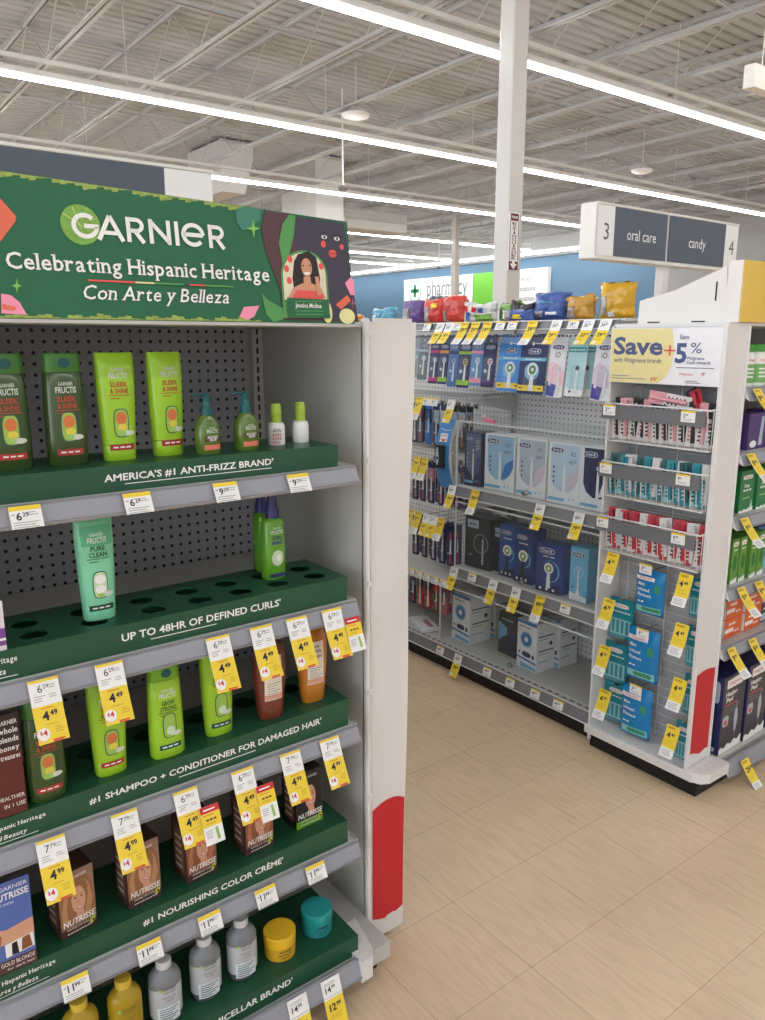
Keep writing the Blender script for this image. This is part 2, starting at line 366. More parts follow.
# pharmacy wall signs (blue wall faces -X): map (u from a y start, v height)
def wall_sign(name, lab, y0, y1, z0, z1, mat, draw=None):
    o = thing(name, lab, 'sign', (18.2, (y0+y1)/2, z0)); b = MB(); b.box(0, .16, -(y1-y0)/2, (y1-y0)/2, 0, z1-z0, mat, .01); b.build('panel', o)
    if draw: b = MB(); draw(b, lambda u, v: (-.006, -u, v), lambda u, v: (-.010, -u, v)); b.build('lettering', o)
GRN = M('pharmacy_green', (40, 140, 90), .5); LIME = M('lime_panel', (112, 188, 62), .5); TEALO = M('teal_ring', (70, 150, 160), .5)
def ph(b, f, f2):
    b.ell(-1.13, .87, .30, .34, TEALO, f, 28, 4); b.ell(-1.13, .87, .27, .31, WHITE, f2, 28, 4)
    g = lambda u, v: (-.014, -u, v)
    b.poly([(-1.19, .66), (-1.07, .66), (-1.07, 1.08), (-1.19, 1.08)], GRN, g); b.poly([(-1.35, .81), (-.91, .81), (-.91, .93), (-1.35, .93)], GRN, g)
    b.text('pharmacy', .55, .52, .66, M('sign_grey', (118, 120, 124), .5), f, w=2.0)
wall_sign('pharmacy_sign', 'white wall sign reading pharmacy with a green cross, on the blue wall', 19.12, 22.64, 2.4, 3.67, WHITE, ph)
wall_sign('wall_panel_sign', 'plain lime green panel between the two white signs on the blue wall', 17.4, 19.08, 2.4, 3.67, LIME)
def sv(b, f, f2):
    g = M('sign_grey', (118, 120, 124), .5)
    for i, s in enumerate(('services', 'vaccinations', 'information')): b.text(s, .15, -.28, .92-.29*i, g, f, align='c')
wall_sign('services_sign', 'white wall sign with grey words services and information, behind the post', 15.98, 17.36, 2.4, 3.67, WHITE, sv)
# aisle signs
SLATE = M('slate_panel', (84, 92, 104), .5, 0, .03)
SFRAME = M('sign_frame', (226, 222, 214), .4)
def aisle_sign(lab, x0, x1, y, z0, z1, words):
    o = thing('aisle_sign', lab, 'sign', ((x0+x1)/2, y, z0)); w = (x1-x0)/2; h = z1-z0; X = lambda px: px-(x0+x1)/2
    b = MB(); b.box(-w, w, 0, .075, 0, h, SFRAME, .006); b.box(-w, w, -.004, .002, 0, .012, SFRAME); b.box(-w, w, -.004, .002, h-.008, h, SFRAME); b.build('frame', o)
    n = .105 if words else .135
    f = lambda u, v: (u, -.0035, v); f2 = lambda u, v: (u, -.0045, v)
    for a0, a1 in ((-w+.004, -w+n), (w-n, w-.004)): b = MB(); b.poly([(a0, .014), (a1, .014), (a1, h-.01), (a0, h-.01)], WHITE, f); b.build('number_panel', o)
    b = MB(); c = -.04 if words else 0
    if words:
        b.poly([(-w+n, .014), (c-.007, .014), (c-.007, h-.01), (-w+n, h-.01)], SLATE, f); b.build('word_panel', o); b = MB(); b.poly([(c+.007, .014), (w-n, .014), (w-n, h-.01), (c+.007, h-.01)], SLATE, f)
    else: b.poly([(-w+n, .014), (w-n, .014), (w-n, h-.01), (-w+n, h-.01)], SLATE, f)
    b.build('word_panel', o)
    if words:
        b = MB(); g = M('number_grey', (92, 94, 100), .5)
        b.text(words[0], .058, -w+n*.55, h/2-.03, g, f2); b.text(words[3], .058, w-n*.5, h/2-.03, g, f2)
        b.text(words[1], .040, (-w+n+c)/2, h/2-.022, WHITE, f2, w=.185); b.text(words[2], .040, (w-n+c)/2, h/2-.022, WHITE, f2, w=.125); b.build('lettering', o)
    b = MB(); b.box(-.02, .02, .02, .055, -(z0-1.665), 0, SFRAME); b.build('pole', o)
aisle_sign('white framed hanging aisle sign reading 3 oral care candy 4', 2.46, 3.44, 1.94, 1.895, 2.095, ('3', 'oral care', 'candy', '4'))
aisle_sign('blank grey aisle sign half hidden behind the green header', -.02, .982, 2.03, 1.84, 2.035, None)
p = P('y', 3.0, 756, 62); q = P('y', 3.0, 790, 100)
b = MB(); b.box(p.x, p.x+.9, 3.0, 3.08, q.z, p.z, SFRAME, .006); o = b.build('hanging_sign'); tag(o, 'pale hanging sign cut off by the picture edge near the ceiling', 'sign')
b = MB(); [b.tube([(p.x+d, 3.04, p.z), (p.x+d, 3.04, 4.32)], .004, SFRAME, 5) for d in (.15, .75)]; b.build('hanger', o)
# ============================================================ PRICE TAGS
DIG = M('tag_ink', (34, 36, 60), .6); PINK = M('tag_pink', (244, 190, 186), .6); TRED = M('tag_red', (206, 48, 56), .6); LINE = M('tag_line', (150, 150, 158), .6); YLINE = M('tag_yellow_line', (190, 160, 40), .6)
_tm = {}
def price(b, t, h, u, v, mat, f, bold=.018):
    """big units, raised small cents"""
    a, c = t.split('.')
    g, q, W = textgeo(a, h, None, bold, 0, 'l'); b.add([f(x+u, y+v) for x, y in g], q, mat)
    b.text(c, h*.55, u+W+h*.12, v+h*.45, mat, f, bold=bold, align='l')
def tag_mesh(kind, p1, p2=None, bend=0.0):
    k = (kind, p1, p2, bend)
    if k in _tm: return _tm[k]
    b = MB(); rnd = random.Random(str(k))
    def fl(e):
        def f(u, v):   # v runs down (negative)
            s = -v; a = bend*s*s
            return (u, -e-a, -s+bend*bend*s**3*.6)
        return f
    f = fl(.0006); f2 = fl(.0012); f3 = fl(.0018); fb = fl(-.0003)
    W = .052
    def card(v0, v1, mat, u0=-W/2, u1=W/2, ff=f, n=4):
        b.grid(u0, u1, -v1, -v0, mat, ff, 1, n)
    def lines(v0, n, u0, u1, mat=LINE, d=.0042, th=.0012):
        for i in range(n):
            e = u1-(u1-u0)*rnd.random()*.35; b.poly([(u0, -v0-d*i), (e, -v0-d*i), (e, -v0-d*i-th), (u0, -v0-d*i-th)], mat, f2)
    if kind == 'rail':
        H = .040; card(0, H, PAPER); card(0, H, PAPER, ff=fb); card(0, .008, YEL, ff=f2, n=1); price(b, p1, .013, -.016, -.025, DIG, f2)
        lines(.012, 2, .004, .022); lines(.029, 3, -.022, .022); b.poly([(-.023, -.014), (-.018, -.014), (-.018, -.016), (-.023, -.016)], LINE, f2)
    elif kind == 'sale':
        H = .113; card(0, H, PAPER, ff=fb, n=8); card(0, .047, PAPER); card(.047, H, YEL, n=6); card(0, .005, YEL, ff=f2, n=1)
        price(b, p1, .013, -.012, -.023, DIG, f2, .0); lines(.012, 2, .007, .022); lines(.029, 3, -.02, .0); lines(.029, 2, .006, .022)
        lines(.051, 1, -.012, .014, TRED); price(b, p2, .0155, -.012, -.073, DIG, f2, .03); lines(.08, 1, -.01, .018, YLINE); lines(.087, 3, .006, .022, YLINE)
        b.ell(-.015, -.096, .011, .011, PAPER, f2, 16); b.text('$', .006, -.019, -.096, TRED, f3, bold=.02); b.text('4', .010, -.0125, -.099, TRED, f3, bold=.02)
        lines(.103, 2, -.023, -.004, PINK); lines(.108, 2, -.002, .024, TRED, .003, .0022)
    elif kind == 'coupon':
        W2 = .042; H = .078; card(0, H, PAPER, -W2/2, W2/2, fb); card(0, .014, TRED, -W2/2, W2/2); card(.014, .042, YEL, -W2/2, W2/2); card(.042, H, PAPER, -W2/2, W2/2)
        lines(.006, 1, -.015, .015, PAPER, th=.003); lines(.018, 1, -.016, .016, TRED); b.text('save $2', .006, 0, -.031, INK, f2, bold=.02); lines(.035, 1, -.014, .014, YLINE)
        b.poly([(.004, -.047), (.010, -.045), (.012, -.07), (.006, -.072)], M('coupon_green', (150, 190, 110)), f2); lines(.05, 4, -.017, -.001)
    elif kind == 'side':
        H = .116; card(0, H, PAPER, ff=fb, n=8); card(0, .083, YEL, n=6); card(.083, H, PAPER, n=3)
        lines(.006, 2, -.02, .02, M('tag_brown', (150, 110, 30)), .004, .0022); price(b, p1, .0185, -.018, -.046, DIG, f2, .03); lines(.055, 3, -.02, .02, YLINE, .007); lines(.089, 4, -.02, .018, LINE, .006, .002)
    elif kind == 'two':
        H = .112; card(0, H, PAPER, ff=fb, n=8); card(0, .045, PAPER); card(.045, H, YEL, n=6); price(b, p1, .013, -.018, -.03, DIG, f2); lines(.008, 2, -.02, .02); price(b, p2, .015, -.016, -.072, DIG, f2, .03)
        lines(.081, 3, -.018, .02, YLINE); b.ell(-.014, -.1, .010, .009, PAPER, f2, 14); b.text('4', .008, -.014, -.104, TRED, f3)
    elif kind == 'small':
        H = .038; card(0, H, PAPER); card(0, H, PAPER, ff=fb); card(0, .006, YEL, ff=f2, n=1); price(b, p1, .012, -.018, -.023, DIG, f2); lines(.027, 2, -.02, .02)
    _tm[k] = b.mesh('price_tag'); return _tm[k]
def put_tag(kind, loc, rot, label, p1, p2=None, bend=0.0, group='shelf price tags', name=None):
    o = bpy.data.objects.new(name or {'rail': 'price_tag', 'small': 'price_tag', 'coupon': 'coupon'}.get(kind, 'sale_tag'), tag_mesh(kind, p1, p2, bend)); COL.objects.link(o)
    o.location = loc; o.rotation_euler = rot; return tag(o, label, 'price tag' if kind != 'coupon' else 'coupon', group)
# ============================================================ GREEN DISPLAY (end fixture facing -Y)
PEGL = pegboard('pegboard_grey', (160, 160, 166), (0, 2), rad=.0044)
SIDE = M('side_panel_grey', (196, 196, 190), .5, 0, .03, 3)
D = thing('display_unit', 'grey metal end display with pegboard back, four shelves and a white and red wing panel', 'shelving unit', (.64, 1.47, 0))
# parts are written in world space, then shifted under the unit
def part(mb, name, parent, root=None):
    root = root or parent; off = Vector(root.location)
    mb.v = [tuple(Vector(p)-off) for p in mb.v]; return mb.build(name, parent)
b = MB(); b.box(.10, 1.062, 1.955, 1.97, .1, 1.64, PEGL); part(b, 'back_panel', D)
for x0, x1, n in ((1.062, 1.076, 'side_panel'), (.08, .10, 'side_panel')):
    b = MB(); b.box(x0, x1, 1.47, 1.975, .05, 1.64, SIDE); part(b, n, D)
b = MB(); b.box(1.03, 1.06, 1.93, 1.955, .1, 1.64, SHELF)
z = .14
while z < 1.62: b.box(1.041, 1.047, 1.9292, 1.9302, z, z+.016, BLACK); z += .0254
part(b, 'slotted_upright', D)
for x in (1.0685, .084):
    b = MB(); b.box(x-.0065, x+.0065, 1.455, 1.48, .06, 1.648, W_, .006)
    for zz in (.45, .74, 1.02, 1.32, 1.61): b.box(x-.005, x+.007, 1.452, 1.456, zz, zz+.012, W_)
    part(b, 'corner_post', D)
wing = MB(); n = 40
def wx(u, z): return (1.084+(.108+.0165*z)*u, 1.470-.006*math.sin(u*3.1)*math.exp(-((z-.97)/.10)**2)+.012*u*u*math.exp(-((z-1.12)/.25)**2)+.004*u*math.exp(-((z-.3)/.2)**2), z)
zs = [.012+(1.64-.012)*i/n for i in range(n+1)]; us = [i/8 for i in range(9)]
vs = [wx(u, z) for z in zs for u in us]; wing.add(vs, [(i*9+j, i*9+j+1, (i+1)*9+j+1, (i+1)*9+j) for i in range(n) for j in range(8)], W_, True)
wing.box(1.074, 1.086, 1.474, 1.480, .05, 1.64, GREYP); wing.box(1.10, 1.205, 1.468, 1.474, 1.638, 1.648, W_)
wp = part(wing, 'wing_panel', D)
b = MB(); top = [(.03+.95*i/12, .402+.024*math.sin(i/12*2.6)-.014*i/12) for i in range(13)]
for i in range(12):
    u0, u1 = top[i][0], top[i+1][0]; fb = lambda u: .078-.016*math.sin(u*3.0)+(.006 if .48 < u < .68 else 0)
    cols = [wx(u, fb(u)+(t-fb(u))*q/8) for u, t in (top[i], top[i+1]) for q in range(9)]
    b.add([(x, y-.0012, z) for x, y, z in cols], [(q, q+9, q+10, q+1) for q in range(8)], RED, True)
rg = part(b, 'red_graphic', D); rg.parent = wp
b = MB(); b.box(1.078, 1.19, 1.955, 1.965, .05, 1.64, W_); b.box(1.078, 1.085, 1.482, 1.955, .05, 1.64, SHELF); b.box(1.085, 1.19, 1.482, 1.955, .05, .075, SHELF); part(b, 'wing_niche', D)
b = MB(); b.box(.11, 1.05, 1.40, 1.95, 0, .055, KICK); part(b, 'kick_base', D)
b = MB(); b.box(.10, 1.062, 1.36, 1.955, .055, .10, SHELF); part(b, 'base_deck', D)
for x0, s in ((.955, 1), (.175, -1)):
    b = MB()
    pts = [(0, 1.335), (.035*s, 1.337), (.05*s, 1.36), (.075*s, 1.468), (0, 1.468)]
    b.prism(pts, lambda u, v: (x0+u, v, .052), lambda u, v: (x0+u, v, .112), W_)
    part(b, 'base_corner', D)
b = MB(); b.box(.10, 1.062, 1.47, 1.97, 1.628, 1.64, SHELF); part(b, 'top_cover', D)
ZT = [1.324, 1.008, .692, .376]; RY, TILT = 1.425, R(28)
def rail_mesh(x0, x1, y, zt, H=.043, t=TILT):
    b = MB(); s, c = math.sin(t), math.cos(t)
    prof = [(0, -.012), (0, 0), (.003, .004), (.006, 0), (H-.006, 0), (H-.003, .005), (H, 0), (H, -.006), (.006, -.006)]
    pts = [(y-s*a-c*e, zt-c*a+s*e) for a, e in prof]
    b.prism(pts, lambda u, v: (x0, u, v), lambda u, v: (x1, u, v), GREYP)
    for x in (x0, x1): b.prism([(y+.004, zt), (y-s*H+.004, zt-c*H), (y+.02, zt-c*H*.6), (y+.03, zt)], lambda u, v: (x-.0015, u, v), lambda u, v: (x+.0015, u, v), W_)
    return b
for z in ZT:
    b = MB(); b.box(.112, 1.012, 1.43, 1.95, z-.018, z, SHELF)
    for x in (.112, 1.012): b.prism([(1.45, z-.018), (1.95, z-.07), (1.95, z-.018)], lambda u, v: (x-.002, u, v), lambda u, v: (x+.002, u, v), SHELF)
    s = part(b, 'shelf', D); r = part(rail_mesh(.112, 1.008, RY, z), 'price_rail', D); r.parent = s
r = part(rail_mesh(.12, .955, 1.352, .113, .05, R(20)), 'price_rail', D)
# gondola run behind the display
g = thing('gondola_shelving', 'white double-sided store shelving run behind the green display', 'shelving unit', (.68, 4.5, 0))
b = MB(); b.box(.66, .70, 1.99, 7, .1, 1.63, PEGL); part(b, 'back_panel', g)
b = MB(); b.box(.22, 1.15, 1.99, 7, 0, .06, KICK); b.box(.2, 1.17, 1.99, 7, .06, .11, SHELF); part(b, 'base', g)
for z in (.45, .8, 1.15): b = MB(); b.box(.24, .66, 1.995, 7, z-.02, z, SHELF); b.box(.70, 1.12, 1.995, 7, z-.02, z, SHELF); b.box(1.12, 1.13, 1.995, 7, z-.04, z, GREYP); part(b, 'shelf', g)
b = MB(); b.box(.2, 1.17, 1.99, 7, 1.62, 1.645, W_); part(b, 'top_shelf', g)
# ---- green riser trays with printed fronts
SINK = {3: .014, 4: .008}
def ztop(k, x): return {1: 1.373, 2: 1.065, 3: .761, 4: .436, 5: .155}[k]-SINK.get(k, 0)*max(0, (.99-x)/.70)
def riser(k, z0, z1, yf, x1, depth, holes, txt, tx, th, tw, und, side, lab):
    x0 = .118; o = thing('riser_tray', lab, 'display tray', ((x0+x1)/2, yf, z0), group=None); xm = (x0+x1)/2
    b = MB(); h = z1-z0; w = (x1-x0)/2
    f = lambda u, v: (u, 0, v)
    b.add([(-w, 0, 0), (w, 0, 0), (w, 0, h), (-w, 0, h)], [(0, 1, 2, 3)], GREEN)
    b.add([(w, 0, 0), (w, depth, 0), (w, depth, h), (w, 0, h)], [(0, 1, 2, 3)], GREEN); b.add([(-w, 0, 0), (-w, depth, 0), (-w, depth, h), (-w, 0, h)], [(0, 1, 2, 3)], GREEN)
    b.add([(-w, depth, 0), (w, depth, 0), (w, depth, h), (-w, depth, h)], [(0, 1, 2, 3)], GREEN)
    # top sheet with punched round holes
    bm = bmesh.new(); loops = []
    def ring(pts): 
        vv = [bm.verts.new(p) for p in pts]; return [bm.edges.new((vv[i], vv[(i+1) % len(vv)])) for i in range(len(vv))]
    ed = ring([(-w, 0, h), (w, 0, h), (w, depth, h), (-w, depth, h)])
    for hx, hy, hr in holes: ed += ring([(hx-xm+hr*math.cos(a*math.pi/10), hy-yf+hr*math.sin(a*math.pi/10), h) for a in range(20)])
    bmesh.ops.triangle_fill(bm, use_beauty=True, use_dissolve=False, edges=ed)
    ins = [f_ for f_ in bm.faces if any((f_.calc_center_median().x-(hx-xm))**2+(f_.calc_center_median().y-(hy-yf))**2 < (hr*.97)**2 for hx, hy, hr in holes)]
    bmesh.ops.delete(bm, geom=ins, context='FACES_ONLY')
    bm.verts.index_update(); b.add([v.co.copy() for v in bm.verts], [[v.index for v in q.verts] for q in bm.faces], GREEN); bm.free()
    for hx, hy, hr in holes:   # cut edge of the card
        r0 = [(hx-xm+hr*math.cos(a*math.pi/10), hy-yf+hr*math.sin(a*math.pi/10), h) for a in range(20)]; b.loft([r0, [(p[0], p[1], h-.004) for p in r0]], GREEN, True, False, False)
    hh = lambda u: (ztop(k, u+xm)-z0)/h
    b.v = [(p[0], p[1], p[2]*hh(p[0])) for p in b.v]
    b.build('tray', o)
    b = MB(); f = lambda u, v: (u-xm, -.0008, (v-z0)*hh(u-xm))
    b.text(txt, th, tx, z0+h*.42, WHITE, f, w=tw, bold=.02)
    if und: b.poly([(und[0], z0+h*.26), (und[1], z0+h*.26), (und[1], z0+h*.29), (und[0], z0+h*.29)], WHITE, f)
    b.build('lettering', o); b = MB()
    for i, (t, xe, wd) in enumerate(side):
        b.serif(t, .0105, xe-wd, z0+h*(.60-.36*i), wd, WHITE, f, shear=.2*i)
    if side: b.poly([(side[1][1]-.07, z0+h*.12), (side[1][1]+.02, z0+h*.12), (side[1][1]+.02, z0+h*.145), (side[1][1]-.07, z0+h*.145)], WHITE, f); b.build('side_lettering', o)
    return o
H2 = [(x, y, .026) for x in (.21, .318, .430, .549, .650, .7435, .836, .935) for y in (1.487, 1.557)]
H3 = [(x, 1.572, .028) for x in (.30, .425, .545, .668, .785, .905)]
H5 = [(x, y, .036) for x in (.53, .62, .71) for y in (1.445, 1.54)]
riser(1, ZT[0], 1.373, 1.435, .968, .19, [], "AMERICA'S #1 ANTI-FRIZZ BRAND'", .6285, .0125, .352, (.49, .80), (), "green card tray on the top shelf reading America's anti-frizz brand")
riser(2, ZT[1], 1.065, 1.435, .99, .185, H2, "UP TO 48HR OF DEFINED CURLS'", .638, .0145, .350, (.52, .66), (('Celebrating Hispanic Heritage', .276, .155), ('Con Arte y Belleza', .255, .10)), 'green punched card tray reading up to 48hr of defined curls')
riser(3, ZT[2], .761, 1.435, .99, .19, H3, "#1 SHAMPOO + CONDITIONER FOR DAMAGED HAIR'", .645, .0145, .535, (.56, .74), (('Celebrating Hispanic Heritage', .297, .165), ('In Art and Beauty', .262, .10)), 'green punched card tray reading shampoo and conditioner for damaged hair')
riser(4, ZT[3], .436, 1.435, .985, .2, [], "#1 NOURISHING COLOR CR\u00c8ME'", .632, .0145, .336, None, (('Celebrating Hispanic Heritage', .288, .165), ('Con Arte y Belleza', .254, .10)), 'green card tray reading nourishing color creme')
riser(5, .10, .155, 1.375, .972, .22, [], "#1 MICELLAR BRAND'", .665, .0145, .235, None, (), 'green punched card tray at the base reading micellar brand')
# ---- header sign
HX0, HX1, HZ0, HZ1 = .03, .992, 1.633, 1.843
o = thing('header_sign', 'long green printed header sign celebrating Hispanic heritage above the display', 'sign', (0, 1.40, HZ0), (R(-7), 0, 0))
FOL = M('foliage_print', (148, 168, 84), .5, 0, .6, 90); DK = M('header_green', (30, 100, 66), .45, 0, .05, 8)
b = MB(); b.prism([(HX0, 0), (HX1, 0), (HX1, HZ1-HZ0), (HX0, HZ1-HZ0+.030)], lambda u, v: (u, 0, v), lambda u, v: (u, .012, v), DK); b.box(HX0, HX1, .001, .02, -.006, 0, SHELF); b.build('board', o)
def hp(px, py):
    p = P('y', 1.41, px, py); return (p.x, (p.z-HZ0)*1.0)
LV = [(lambda e: (lambda u, v: (u, -.0006-e*.0005, v)))(e) for e in range(8)]
S2 = 2.0676
hq = lambda x, y: hp(x/S2, 150+y/S2)            # coordinates read off the 2.07x enlargement
def pl(b, pts, mat, lv, q=hq): b.poly([q(*p) for p in pts], mat, LV[lv])
b = MB()
OR_ = M('print_orange', (224, 110, 82), .5); PK = M('print_pink', (240, 150, 178), .5); LM = M('print_lime', (130, 190, 90), .5); TL = M('print_teal', (64, 128, 110), .5); CR = M('print_cream', (226, 222, 160), .5)
SK = M('print_brown', (84, 56, 62), .5); SKD = M('print_dark', (62, 58, 74), .5); LFG = M('print_leaf', (84, 150, 84), .5)
hz = HZ1-HZ0
for i in range(60):   # foliage strip along both long edges
    u0 = HX0+.005+i*(HX1-HX0-.23)/60; u1 = u0+.0131; ht = hz+.030*(HX1-u0)/(HX1-HX0)
    a = .007+.0035*math.sin(i*1.7)+.002*math.sin(i*.6)
    if i > 20: b.poly([(u0, ht-.001), (u1, ht-.0013), (u1-.001, ht-a*.8), (u0+.001, ht-a)], FOL, LV[1])
    else: b.poly([(u0, ht-.001), (u1, ht-.0013), (u1-.001, ht-a*.4), (u0+.001, ht-a*.5)], LFG, LV[1])
    b.poly([(u0, .001), (u1, .001), (u1-.001, a*.8), (u0+.001, a*.9)], FOL, LV[1])
pl(b, [(0, 92), (36, 135), (34, 145), (0, 190)], OR_, 2)
pl(b, [(0, 297), (20, 300), (38, 315), (52, 341), (0, 338)], PK, 2); pl(b, [(2, 318), (30, 325), (28, 333), (2, 330)], OR_, 3)
def star(cx, cy, r, ry, mat=LM):
    pl(b, [(cx, cy-ry), (cx+r*.2, cy-ry*.2), (cx+r, cy), (cx+r*.2, cy+ry*.2), (cx, cy+ry), (cx-r*.2, cy+ry*.2), (cx-r, cy), (cx-r*.2, cy-ry*.2)], mat, 3)
star(33, 281, 11, 16); star(529, 160, 14, 20)
pl(b, [(495, 118), (520, 112), (548, 120), (545, 140), (520, 160), (505, 165), (495, 145)], TL, 2)
pl(b, [(556, 122), (602, 128), (640, 140), (715, 150), (735, 356), (580, 352), (578, 290), (552, 210), (545, 160)], SK, 2)
pl(b, [(612, 132), (718, 149), (733, 356), (690, 352), (640, 250), (612, 190)], SKD, 3)
pl(b, [(605, 130), (618, 133), (612, 175), (600, 215), (585, 235), (580, 190), (590, 150)], LFG, 4)
pl(b, [(490, 345), (500, 325), (532, 322), (520, 345), (505, 352)], PK, 3); pl(b, [(538, 295), (550, 310), (585, 330), (580, 350), (560, 357), (545, 340)], LFG, 3)
pl(b, [(712, 275), (725, 262), (730, 268), (731, 300), (722, 300)], PK, 4); pl(b, [(690, 320), (715, 300), (722, 312), (700, 330)], OR_, 4)
star(726, 318, 7, 12, PK)
q = hq(672, 350); b.ell(q[0], .022, .012, .022, CR, LV[4]); q = hq(712, 345); b.ell(q[0], .015, .020, .016, CR, LV[4])
for (x, y) in ((675, 178), (701, 182)):   # drawn face: eyes, cheeks, lips
    q = hq(x, y); b.ell(q[0], q[1], .007, .004, WHITE, LV[5], 14); b.ell(q[0], q[1], .003, .003, BLACK, LV[6], 10)
    b.poly([(q[0]-.007, q[1]+.007), (q[0]+.007, q[1]+.008), (q[0]+.007, q[1]+.0095), (q[0]-.007, q[1]+.0085)], BLACK, LV[5])
for (x, y, r) in ((672, 193, .006), (710, 199, .005)): q = hq(x, y); b.ell(q[0], q[1], r, r*1.2, M('print_red', (226, 88, 84), .5), LV[5], 14)
q = hq(690, 213); b.ell(q[0], q[1], .010, .008, MT['print_red'], LV[5], 16); b.poly([(q[0]-.01, q[1]-.0005), (q[0]+.01, q[1]-.0005), (q[0]+.01, q[1]+.0005), (q[0]-.01, q[1]+.0005)], SKD, LV[6])
b.build('illustration', o)
# portrait in an arch
b = MB(); SKIN = M('print_skin', (206, 150, 120), .5); HAIR = M('print_hair', (40, 28, 30), .5); CRM = M('print_pale', (222, 214, 190), .5)
arch = lambda x, y, rx, ry, bot: [(x+rx*math.cos(math.pi*i/16), y-ry*math.sin(math.pi*i/16)) for i in range(17)]+[(x-rx, bot), (x+rx, bot)]
pl(b, arch(628, 258, 48, 52, 348), LFG, 5); pl(b, arch(628, 258, 44, 47, 310), CRM, 6)
for x, y in ((592, 245), (600, 225), (596, 270), (664, 240)): q = hq(x, y); b.ell(q[0], q[1], .006, .007, MT['print_red'], (lambda u, v: (u, -.0038, v)), 10)
f7 = lambda e: (lambda u, v: (u, -.0040-e*.0004, v))
pol = lambda pts, m, e: b.poly([hq(*p) for p in pts], m, f7(e))
pol([(617, 215), (640, 208), (655, 222), (660, 265), (656, 305), (606, 305), (603, 265), (608, 230)], HAIR, 0)
pol([(590, 308), (604, 285), (622, 276), (642, 276), (660, 284), (670, 308)], SKIN, 1); pol([(626, 262), (640, 262), (641, 282), (625, 282)], SKIN, 2)
q = hq(633, 243); b.ell(q[0], q[1], .0125, .0185, SKIN, f7(3), 20); pol([(626, 253), (640, 253), (637, 258), (629, 258)], WHITE, 4)
for x in (626, 640): q = hq(x, 239); b.ell(q[0], q[1], .0022, .0016, HAIR, f7(4), 8)
pol([(602, 300), (612, 290), (650, 292), (664, 300), (664, 312), (602, 310)], MT['print_red'], 2); pol([(648, 262), (656, 262), (660, 300), (652, 302)], SKIN, 5)
b.build('portrait', o)
b = MB(); pol([(588, 306), (673, 310), (675, 349), (589, 347)], DK, 6)
f9 = f7(8)
q = hq(631, 327); b.serif('Jessica Molina', .0085, q[0], q[1], .062, WHITE, f9, align='c', bold=.02)
for yy in (315, 335, 342): q0, q1 = hq(604, yy), hq(660, yy); b.poly([(q0[0], q0[1]), (q1[0], q1[1]), (q1[0], q1[1]+.002), (q0[0], q0[1]+.002)], LFG, f9)
b.build('caption', o)
# lettering
b = MB(); f = LV[4]
gx0, gz = .428, 1.771-HZ0; gh = .035
LEAFC = M('print_leaf_disc', (122, 170, 74), .5, 0, .35, 60)
b.ell(.440, gz+.019, .033, .033, LEAFC, LV[2], 28)
for a in (.4, 1.1, 1.9, 2.6): b.poly([(.438-.03*math.cos(a), gz+.019-.03*math.sin(a)), (.438+.03*math.cos(a), gz+.019+.03*math.sin(a)), (.438+.03*math.cos(a)+.001, gz+.02+.03*math.sin(a))], CR, LV[3])
def stroke(pts, t, closed=False):
    """flat even-width letter stroke"""
    n = len(pts); pts = [(gx0+(p[0]-gx0)*1.095, p[1]) for p in pts]; L_, R_ = [], []
    for i, p in enumerate(pts):
        p0 = pts[max(0, i-1)]; p1 = pts[min(n-1, i+1)]; dx, dy = p1[0]-p0[0], p1[1]-p0[1]; d = math.hypot(dx, dy) or 1; nx, ny = -dy/d*t/2, dx/d*t/2
        L_.append((p[0]+nx, p[1]+ny)); R_.append((p[0]-nx, p[1]-ny))
    vs = [f(*p) for p in L_+R_]; b.add(vs, [(i, i+1, n+i+1, n+i) for i in range(n-1)], WHITE)
arc = lambda cx, cy, rx, ry, a0, a1, m=18: [(cx+rx*math.cos(R(a0+(a1-a0)*i/m)), cy+ry*math.sin(R(a0+(a1-a0)*i/m))) for i in range(m+1)]
T = .0075; k = gh; y0 = gz
r = k/2
stroke(arc(gx0+r, y0+r, r, r, 48, 360), T); stroke([(gx0+r*.9, y0+r), (gx0+2*r+.003, y0+r)], T)                                  # G
a0 = gx0+.037; stroke([(a0, y0-T/2), (a0+.019, y0+k+T/3)], T); stroke([(a0+.019, y0+k+T/3), (a0+.038, y0-T/2)], T); stroke([(a0+.009, y0+.009), (a0+.029, y0+.009)], T*.9)   # A
def Rr(x):
    stroke([(x, y0-T/2), (x, y0+k+T/2)], T); stroke([(x, y0+k), (x+.013, y0+k)]+arc(x+.013, y0+k-.0095, .0095, .0095, 90, -90, 10)+[(x, y0+k-.019)], T*.95); stroke([(x+.010, y0+k-.019), (x+.024, y0-T/2)], T)
Rr(a0+.048)
n0 = a0+.085; stroke([(n0, y0-T/2), (n0, y0+k+T/2)], T); stroke([(n0, y0+k), (n0+.030, y0)], T); stroke([(n0+.030, y0-T/2), (n0+.030, y0+k+T/2)], T)
stroke([(n0+.044, y0-T/2), (n0+.044, y0+k+T/2)], T)
e0 = n0+.073; stroke(arc(e0, y0+r, r, r, 0, 318), T); stroke([(e0-r, y0+r), (e0+r, y0+r)], T)                                  # round e
Rr(e0+.031)
b.serif('Celebrating Hispanic Heritage', .0255, .315, 1.712-HZ0, .478, WHITE, f, bold=.014)
b.serif('Con Arte y Belleza', .0235, .429, 1.667-HZ0, .272, WHITE, f, shear=.22, bold=.008)
x = .442
for w, m in ((.082, MT['print_red']), (.034, CR), (.055, LFG), (.012, SKD), (.03, MT['print_red']), (.06, LFG)):
    b.poly([(x, 1.697-HZ0), (x+w, 1.697-HZ0), (x+w, 1.7-HZ0), (x, 1.7-HZ0)], m, f); x += w
b.build('lettering', o)
